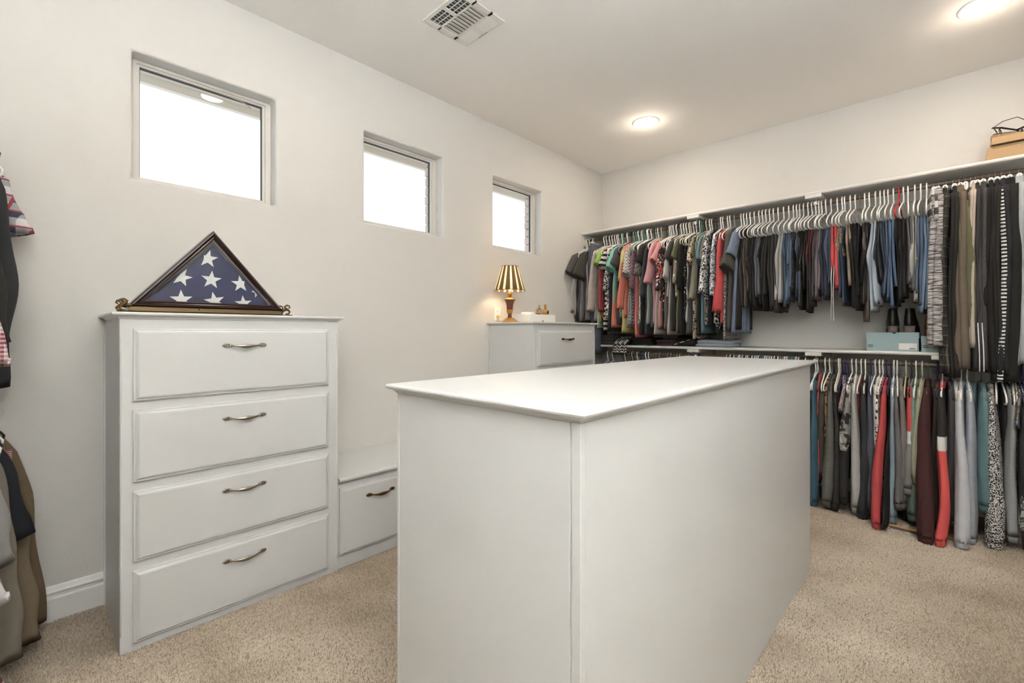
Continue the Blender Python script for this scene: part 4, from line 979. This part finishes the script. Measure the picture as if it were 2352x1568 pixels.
cb = []
for s in (-1, 1):
    cb.append(loft([[(-hx, s*.115-.016, z), (hx, s*.115-.016, z), (hx, s*.115+.016, z), (-hx, s*.115+.016, z)] for hx, z in ((.005, -.040), (.011, -.046), (.013, -.075), (.006, -.090))]))
CLIP_ME = []
for vf in cb:
    me = bpy.data.meshes.new('clip'); me.from_pydata(vf[0], [], vf[1]); me.update(); fix_normals(me); me.materials.append(M_WHITE); CLIP_ME.append(me)
HCOL = {'white': M_WHITE, 'grey': simple('grey_plastic', '#8f908f', .4), 'black': simple('black_plastic', '#232324', .4), 'teal': simple('teal_plastic', '#3d9a8d', .4), 'blue': simple('blue_plastic', '#3c5f9c', .4), 'navy': simple('navy_plastic', '#262c52', .4),
        'purple': simple('purple_plastic', '#6a4c80', .4), 'red': simple('red_plastic', '#c8232b', .4), 'coral': simple('coral_plastic', '#d9655c', .4), 'green': simple('green_plastic', '#3fa07c', .4), 'ivory': simple('ivory_plastic', '#cdbfa4', .45), 'steel': simple('hanger_steel', '#8c8c8c', .3, .9), 'wood': simple('hanger_wood', '#b08a5c', .5)}
def set_mat(o, m):
    o.material_slots[0].link = 'OBJECT'; o.material_slots[0].material = m
def hanger(loc, kind, colr, label, group, rz):
    t = tag(empty('coat_hanger', loc, rz), label, 'hanger', group)
    for nm, me in zip(('hook', 'frame'), HM[kind]):
        o = link(nm, me, None, t)
        set_mat(o, HCOL['steel'] if (kind == 'clip' and nm == 'hook') else HCOL[colr])
    if kind == 'clip':
        for me in CLIP_ME: link('clip', me, None, t)
    return t
def words(s): return len(s.split())
def short_name(n): return n.split(' beside ')[0].split(' with ')[0].split(' on the ')[0]
def hang_row(T, zr, rod, lower, seed0):
    rr = random.Random(seed0); n = len(T); lastx = -9
    for i, (X, zh, kind, mat, nm, o) in enumerate(T):
        X = max(X, lastx+.010, .030 if kind not in 'c' else .04); lastx = X
        o = dict(o); o['nm'] = nm
        gap = (T[i+1][0] if i+1 < n else X+.03)-(T[i-1][0] if i else X-.03)
        o['th'] = min(max(gap*.5, .016), .046)
        rz = rr.uniform(-.07, .07) if X > .2 else -.03
        gn, gc = noun(nm)
        lab = nm+' on the '+rod+' rod'
        if ' beside ' not in nm:
            nb = T[i-1][4] if i else T[i+1][4]; side = ', right of the ' if i else ', left of the '
            for cand in (nb, short_name(nb)):
                if words(lab+side+cand) <= 16: lab = lab+side+cand; break
        grp = {'p': 'folded trousers on the upper rod', 'c': 'full-length trousers clipped on the upper rod'}.get(kind, 'tops on the upper rod') if not lower else 'clothes on the lower rod'
        garment(gn, lab, gc, kind, (X, ROD_Y, zr), zh, mat, o, 100+i+1000*lower, grp, lower, rz)
        if kind == 'p':
            hk, hc = 'plastic', 'white'
            if 'red hanger' in nm: hc = 'red'
            elif nm == 'faded black trousers': hk, hc = 'wire', 'steel'
        elif kind == 'c': hk, hc = 'clip', rr.choice(['white', 'white', 'ivory'])
        elif not lower: hk, hc = rr.choice([('plastic', 'white')]*13+[('plastic', 'grey')]*2+[('wire', 'steel')]+[('plastic', 'black'), ('plastic', 'teal'), ('plastic', 'ivory')])
        else: hk, hc = rr.choice([('plastic', 'white')]*8+[('plastic', 'navy'), ('plastic', 'black'), ('wire', 'steel'), ('wire', 'steel'), ('plastic', 'ivory')])
        what = {'plastic': hc+' plastic hanger', 'wire': 'thin steel wire hanger', 'clip': 'clip hanger with '+hc+' clips'}[hk]
        lab = what+' carrying the '+nm
        if words(lab) > 16: lab = what+' carrying the '+short_name(nm)
        hanger((X, ROD_Y, zr), hk, hc, lab, 'hangers on the '+rod+' rod', rz)
hang_row(UPPER, ROD_ZU, 'upper', False, 1)
hang_row(LOWER, ROD_ZL, 'lower', True, 2)

# lower rod behind the island: only the hooks show above its top
HL = 'garment on the lower rod hidden behind the island'; rr = random.Random(5)
protos = []
for j, (m_, k_, z_) in enumerate((('plain:#2b2a2c', 'l', -.80), ('heather:#6d6a68,#5b5856', 'l', -.84), ('plain:#3b4252', 's', -.78), ('plain:#8d8580', 't', -.74), ('plain:#5a2f35', 'l', -.82), ('denim:#55708f', 's', -.80))):
    protos.append((m_, k_, z_))
cols_l = ['white', 'grey', 'white', 'steel', 'steel', 'steel', 'purple', 'white', 'steel', 'steel', 'ivory', 'steel', 'white', 'black', 'blue', 'white', 'white', 'steel', 'steel', 'steel', 'grey', 'steel', 'steel', 'grey', 'grey', 'steel', 'grey', 'ivory', 'steel', 'grey', 'grey', 'steel', 'grey', 'black', 'blue']
cols_r = ['white', 'black', 'white', 'black', 'white', 'teal', 'white', 'white', 'white', 'black', 'white', 'white', 'black', 'white', 'white', 'white', 'white', 'blue', 'teal', 'white', 'white', 'white', 'white', 'white', 'black', 'white', 'coral', 'green', 'white', 'white', 'blue', 'green', 'teal', 'white', 'white', 'black', 'black', 'white', 'steel', 'steel']
xs = [(.30+.0285*i, c) for i, c in enumerate(cols_l)]+[(1.475+.0158*i, c) for i, c in enumerate(cols_r)]
first = {}
def nth(k): return ['first', 'second', 'third', 'fourth', 'fifth', 'sixth', 'seventh', 'eighth', 'ninth', 'tenth', 'eleventh', 'twelfth'][k-1] if k <= 12 else '%d%s' % (k, {1: 'st', 2: 'nd', 3: 'rd'}.get(k % 10 if k > 20 else 0, 'th'))
cnt = {}
for i, (x, c) in enumerate(xs):
    x += rr.uniform(-.004, .004); rz = rr.uniform(-.06, .06)
    hk = 'wire' if c == 'steel' else 'plastic'
    what = 'thin steel wire hanger' if c == 'steel' else c+' plastic hanger'
    cnt[c] = cnt.get(c, 0)+1
    hanger((x, ROD_Y, ROD_ZL), hk, c, nth(cnt[c])+' '+what+' along the lower rod, counting from the corner chest', 'hangers above the island', rz)
    if i % 2 == 0:
        j = rr.randrange(6)
        if j not in first:
            first[j] = garment('garment', HL, 'garment', protos[j][1], (x, ROD_Y, ROD_ZL), protos[j][2], protos[j][0], {'th': .034}, 900+j, 'garments hidden behind the island', True, rz); g = first[j]
        else:
            g = copy_tree(first[j]); g.location = (x, ROD_Y, ROD_ZL); g.rotation_euler = (0, 0, rz)
        cnt['g'] = cnt.get('g', 0)+1; g['label'] = nth(cnt['g'])+' garment behind the island along the lower rod, counting from the corner chest'

# ---- near-left closet: rods along the near wall, sleeves reaching into view
NR = -.285
sh = tag(empty('closet_shelf', (0, Y0, 2.155)), 'white shelf above the shirts by the near wall', 'shelf'); box('board', .003, 1.02, .001, .40, -.022, 0, M_SHELF, sh)
for z, lab in ((2.06, 'upper rod carrying the plaid shirt and black jacket'), (1.03, 'lower rod carrying the khaki jacket')):
    o = obj_vf('hanging_rod', tube([(.004, NR, z), (.5, NR, z), (1.02, NR, z)], .0165, 14), M_ROD, None, True); tag(o, lab, 'rod')
NEAR = [
 ('shirt', 'red, navy and white plaid short-sleeved shirt by the window wall', 'shirt', 't', .10, 2.06, -.70, 'plaid:#d8d6da,#39425c,#a8313c', dict(reach=.268, sl=.27, sw=.085, pw=1.2)),
 ('jacket', 'black jacket with gathered balloon sleeve beside the plaid shirt', 'jacket', 'l', .24, 2.06, -.85, 'plain:#35373a', dict(reach=.225, sl=.86, sw=.07, bend=.030, pw=1.5)),
 ('shirt', 'dark olive shirt in front of the black jacket', 'shirt', 't', .48, 2.06, -.85, 'plain:#2f2f28', dict(reach=.225, sl=.70, sw=.06, pw=2)),
 ('shirt', 'red and white gingham shirt with pinned tag at the left edge', 'shirt', 'l', .60, 2.06, -.85, 'gingham:#d9c9cc,#8c2d3c', dict(reach=.245, sl=.76, sw=.05, pw=3)),
 ('jacket', 'khaki jacket with small flag patch on the sleeve', 'jacket', 'l', .10, 1.03, -.80, 'plain:#7d6848', dict(reach=.335, sl=.83, sw=.085)),
 ('shirt', 'beige cotton shirt with buttoned cuff touching the carpet', 'shirt', 'l', .22, 1.03, -.85, 'plain:#8a7658', dict(reach=.320, sl=.83, sw=.065)),
 ('tee', 'navy tee in front of the khaki jacket', 'tee', 't', .32, 1.03, -.70, 'plain:#20242e', dict(reach=.275, sl=.40, sw=.06)),
 ('shirt', 'stone shirt hanging to the carpet', 'shirt', 'l', .40, 1.03, -.85, 'plain:#8b8272', dict(reach=.272, sl=.80, sw=.06)),
 ('tee', 'light grey tee in front of the navy one', 'tee', 't', .50, 1.03, -.70, 'plain:#9c9c9a', dict(reach=.236, sl=.42, sw=.055)),
 ('polo_shirt', 'white polo shirt at the lower left edge', 'shirt', 't', .62, 1.03, -.72, 'plain:#dfe0e2', dict(reach=.222, sl=.50, sw=.055, pw=3)),
 ('shirt', 'maroon and white plaid shirt at the lower left edge', 'shirt', 'l', .80, 1.03, -.72, 'plaid:#6a1f2c,#3e1620,#c8bdb8', dict(reach=.258, sl=.78, sw=.06, pw=4)),
]
for i, (n_, lab, cat, k_, x, z, zh, m_, o_) in enumerate(NEAR):
    t = garment(n_, lab, cat, k_, (x, NR, z), zh, m_, o_, 500+i, 'shirts and jackets by the near wall', False, PI)
    hanger((x, NR, z), 'plastic', 'white' if i % 2 else 'black', ('white' if i % 2 else 'black')+' plastic hanger carrying the '+short_name(lab.split(' in front')[0].split(' by the')[0].split(' hanging')[0].split(' at the')[0]), 'hangers by the near wall', PI)
    if 'flag patch' in lab:
        pv = []; M_RED = simple('patch_red', '#a3323c', .8); M_BLU = simple('patch_blue', '#2c3560', .8); M_WH2 = simple('patch_white', '#dddad6', .8)
        pt = box('flag_patch', -.040, .040, -.0015, .0015, -.024, .024, M_WH2, t)
        pt.location = (-.026, -.190, -.262); pt.rotation_euler = (0, 0, -PI/2)
        boxes('patch_stripes', [(-.040, .040, -.0022, -.0015, -.024+k*.0074, -.0203+k*.0074) for k in range(7)], M_RED, pt); boxes('patch_canton', [(-.040, -.004, -.0028, -.0015, -.001, .024)], M_BLU, pt)

# ---- soft things lying on the lower shelf
def folded_pile(name, label, cat, x0, x1, hgt, mat, seed, ny=.30):
    r = random.Random(seed); t = tag(empty(name, ((x0+x1)/2, L-.24, SZ)), label, cat, 'soft things on the lower shelf'); k = max(2, int(hgt/.022))
    for i in range(k):
        z0 = i*hgt/k; z1 = z0+hgt/k*1.02; a_, c_ = (x1-x0)/2*(1-.05*r.random()), ny/2*(1-.06*r.random()); dx, dy = r.uniform(-.008, .008), r.uniform(-.01, .01)
        R_ = []
        for s_, z in ((.94, z0), (1.0, z0+(z1-z0)*.3), (1.0, z0+(z1-z0)*.7), (.93, z1)):
            q = np.linspace(0, 2*PI, 36, endpoint=False); R_.append([(dx+a_*s_*math.copysign(abs(math.cos(w_))**.35, math.cos(w_)), dy+c_*s_*math.copysign(abs(math.sin(w_))**.35, math.sin(w_)), z+.003*math.sin(3*w_+i)) for w_ in q])
        obj_vf('fold', loft(R_), fabric(mat), t, True)
    return t
folded_pile('folded_jumper', 'dark grey folded jumper on the lower shelf by the corner chest', 'jumper', .16, .40, .10, 'plain:#3f4144', 1)
folded_pile('folded_jumper', 'black folded jumper behind the zigzag scarf', 'jumper', .56, .80, .075, 'plain:#1b1a1c', 2)
folded_pile('folded_scarf', 'dark plum folded scarf with specks on the lower shelf', 'scarf', .82, 1.06, .055, 'speckle:#5c2f45,#2a1a24', 3)
folded_pile('folded_shirt', 'pale blue folded shirt on the lower shelf', 'shirt', 1.20, 1.52, .06, 'plain:#aeb9c9', 4)
hb_ = tag(empty('handbag', (1.10, L-.27, SZ)), 'black handbag with white-edged strap on the lower shelf', 'bag')
obj_vf('body', loft([[(a_*math.copysign(abs(math.cos(q))**.5, math.cos(q)), c_*math.copysign(abs(math.sin(q))**.5, math.sin(q)), z) for q in np.linspace(0, 2*PI, 32, endpoint=False)] for a_, c_, z in ((.09, .06, 0), (.10, .07, .01), (.10, .06, .06), (.085, .035, .10))]), fabric('leather:#1c1b1b'), hb_, True)
obj_vf('strap', tube([(-.10, -.155, .004), (-.07, -.16, .012), (-.02, -.158, .03), (.04, -.15, .05), (.08, -.10, .07), (.085, -.02, .09)], (.012, .003), 8), fabric('stripeh:#e5e3df,#1e1d1d,.02'), hb_, True)
b = NB('zigzag_knit'); x_, y_, z_ = b.sep(); tri = b.math('PINGPONG', x_, .012); ff = b.math('FRACT', b.math('MULTIPLY', b.math('ADD', b.math('ADD', z_, b.math('MULTIPLY', y_, -.6)), tri), 1/.026))
b.base(b.mix(b.math('MULTIPLY', b.step(ff, .45, .5), b.step(b.noise(90), .42, .46)), lin('#191818'), lin('#dad8d4'))); b.set(Roughness=.9); M_ZIG = b.m
prof = [(-.10, .085), (-.20, .082), (-.30, .062), (-.38, .030), (-.418, .008), (-.434, -.015), (-.440, -.05), (-.440, -.085)]
R_ = []
for y, z in prof:
    wv_ = [(.012*math.sin(9*q+y*20), q) for q in np.linspace(-1, 1, 14)]
    up_ = [(q*.075*(1-.15*(y+.1)), y-.004+a_*.5, z+.004+abs(a_)*.6) for a_, q in wv_]; dn_ = [(q*.075*(1-.15*(y+.1)), y+.004+a_*.5, z-.004+abs(a_)*.6) for a_, q in reversed(wv_)]
    R_.append(up_+dn_)
o = obj_vf('knit_scarf', loft(R_), M_ZIG, None, True); o.location = (.475, L, SZ+.004); tag(o, 'black and white zigzag knit scarf draped over the lower shelf edge', 'scarf')
# wooden hanger fallen on the carpet under the sage sweatshirt
fh = tag(empty('coat_hanger', (2.70, ROD_Y-.33, .018), .0), 'pale wooden hanger lying on the carpet under the clothes', 'hanger')
obj_vf('shoulder_bar', tube([(-.19, .03, 0), (-.10, .008, .004), (0, 0, .006), (.10, .008, .004), (.19, .03, 0)], [(.008, .006), (.013, .008), (.014, .009), (.013, .008), (.008, .006)], 10), HCOL['wood'], fh, True)
obj_vf('hook', tube([(0, -.0, .006), (0, -.04, .006), (.015, -.055, .006), (.0, -.075, .006), (-.018, -.06, .006)], .0018, 6), HCOL['steel'], fh, True)
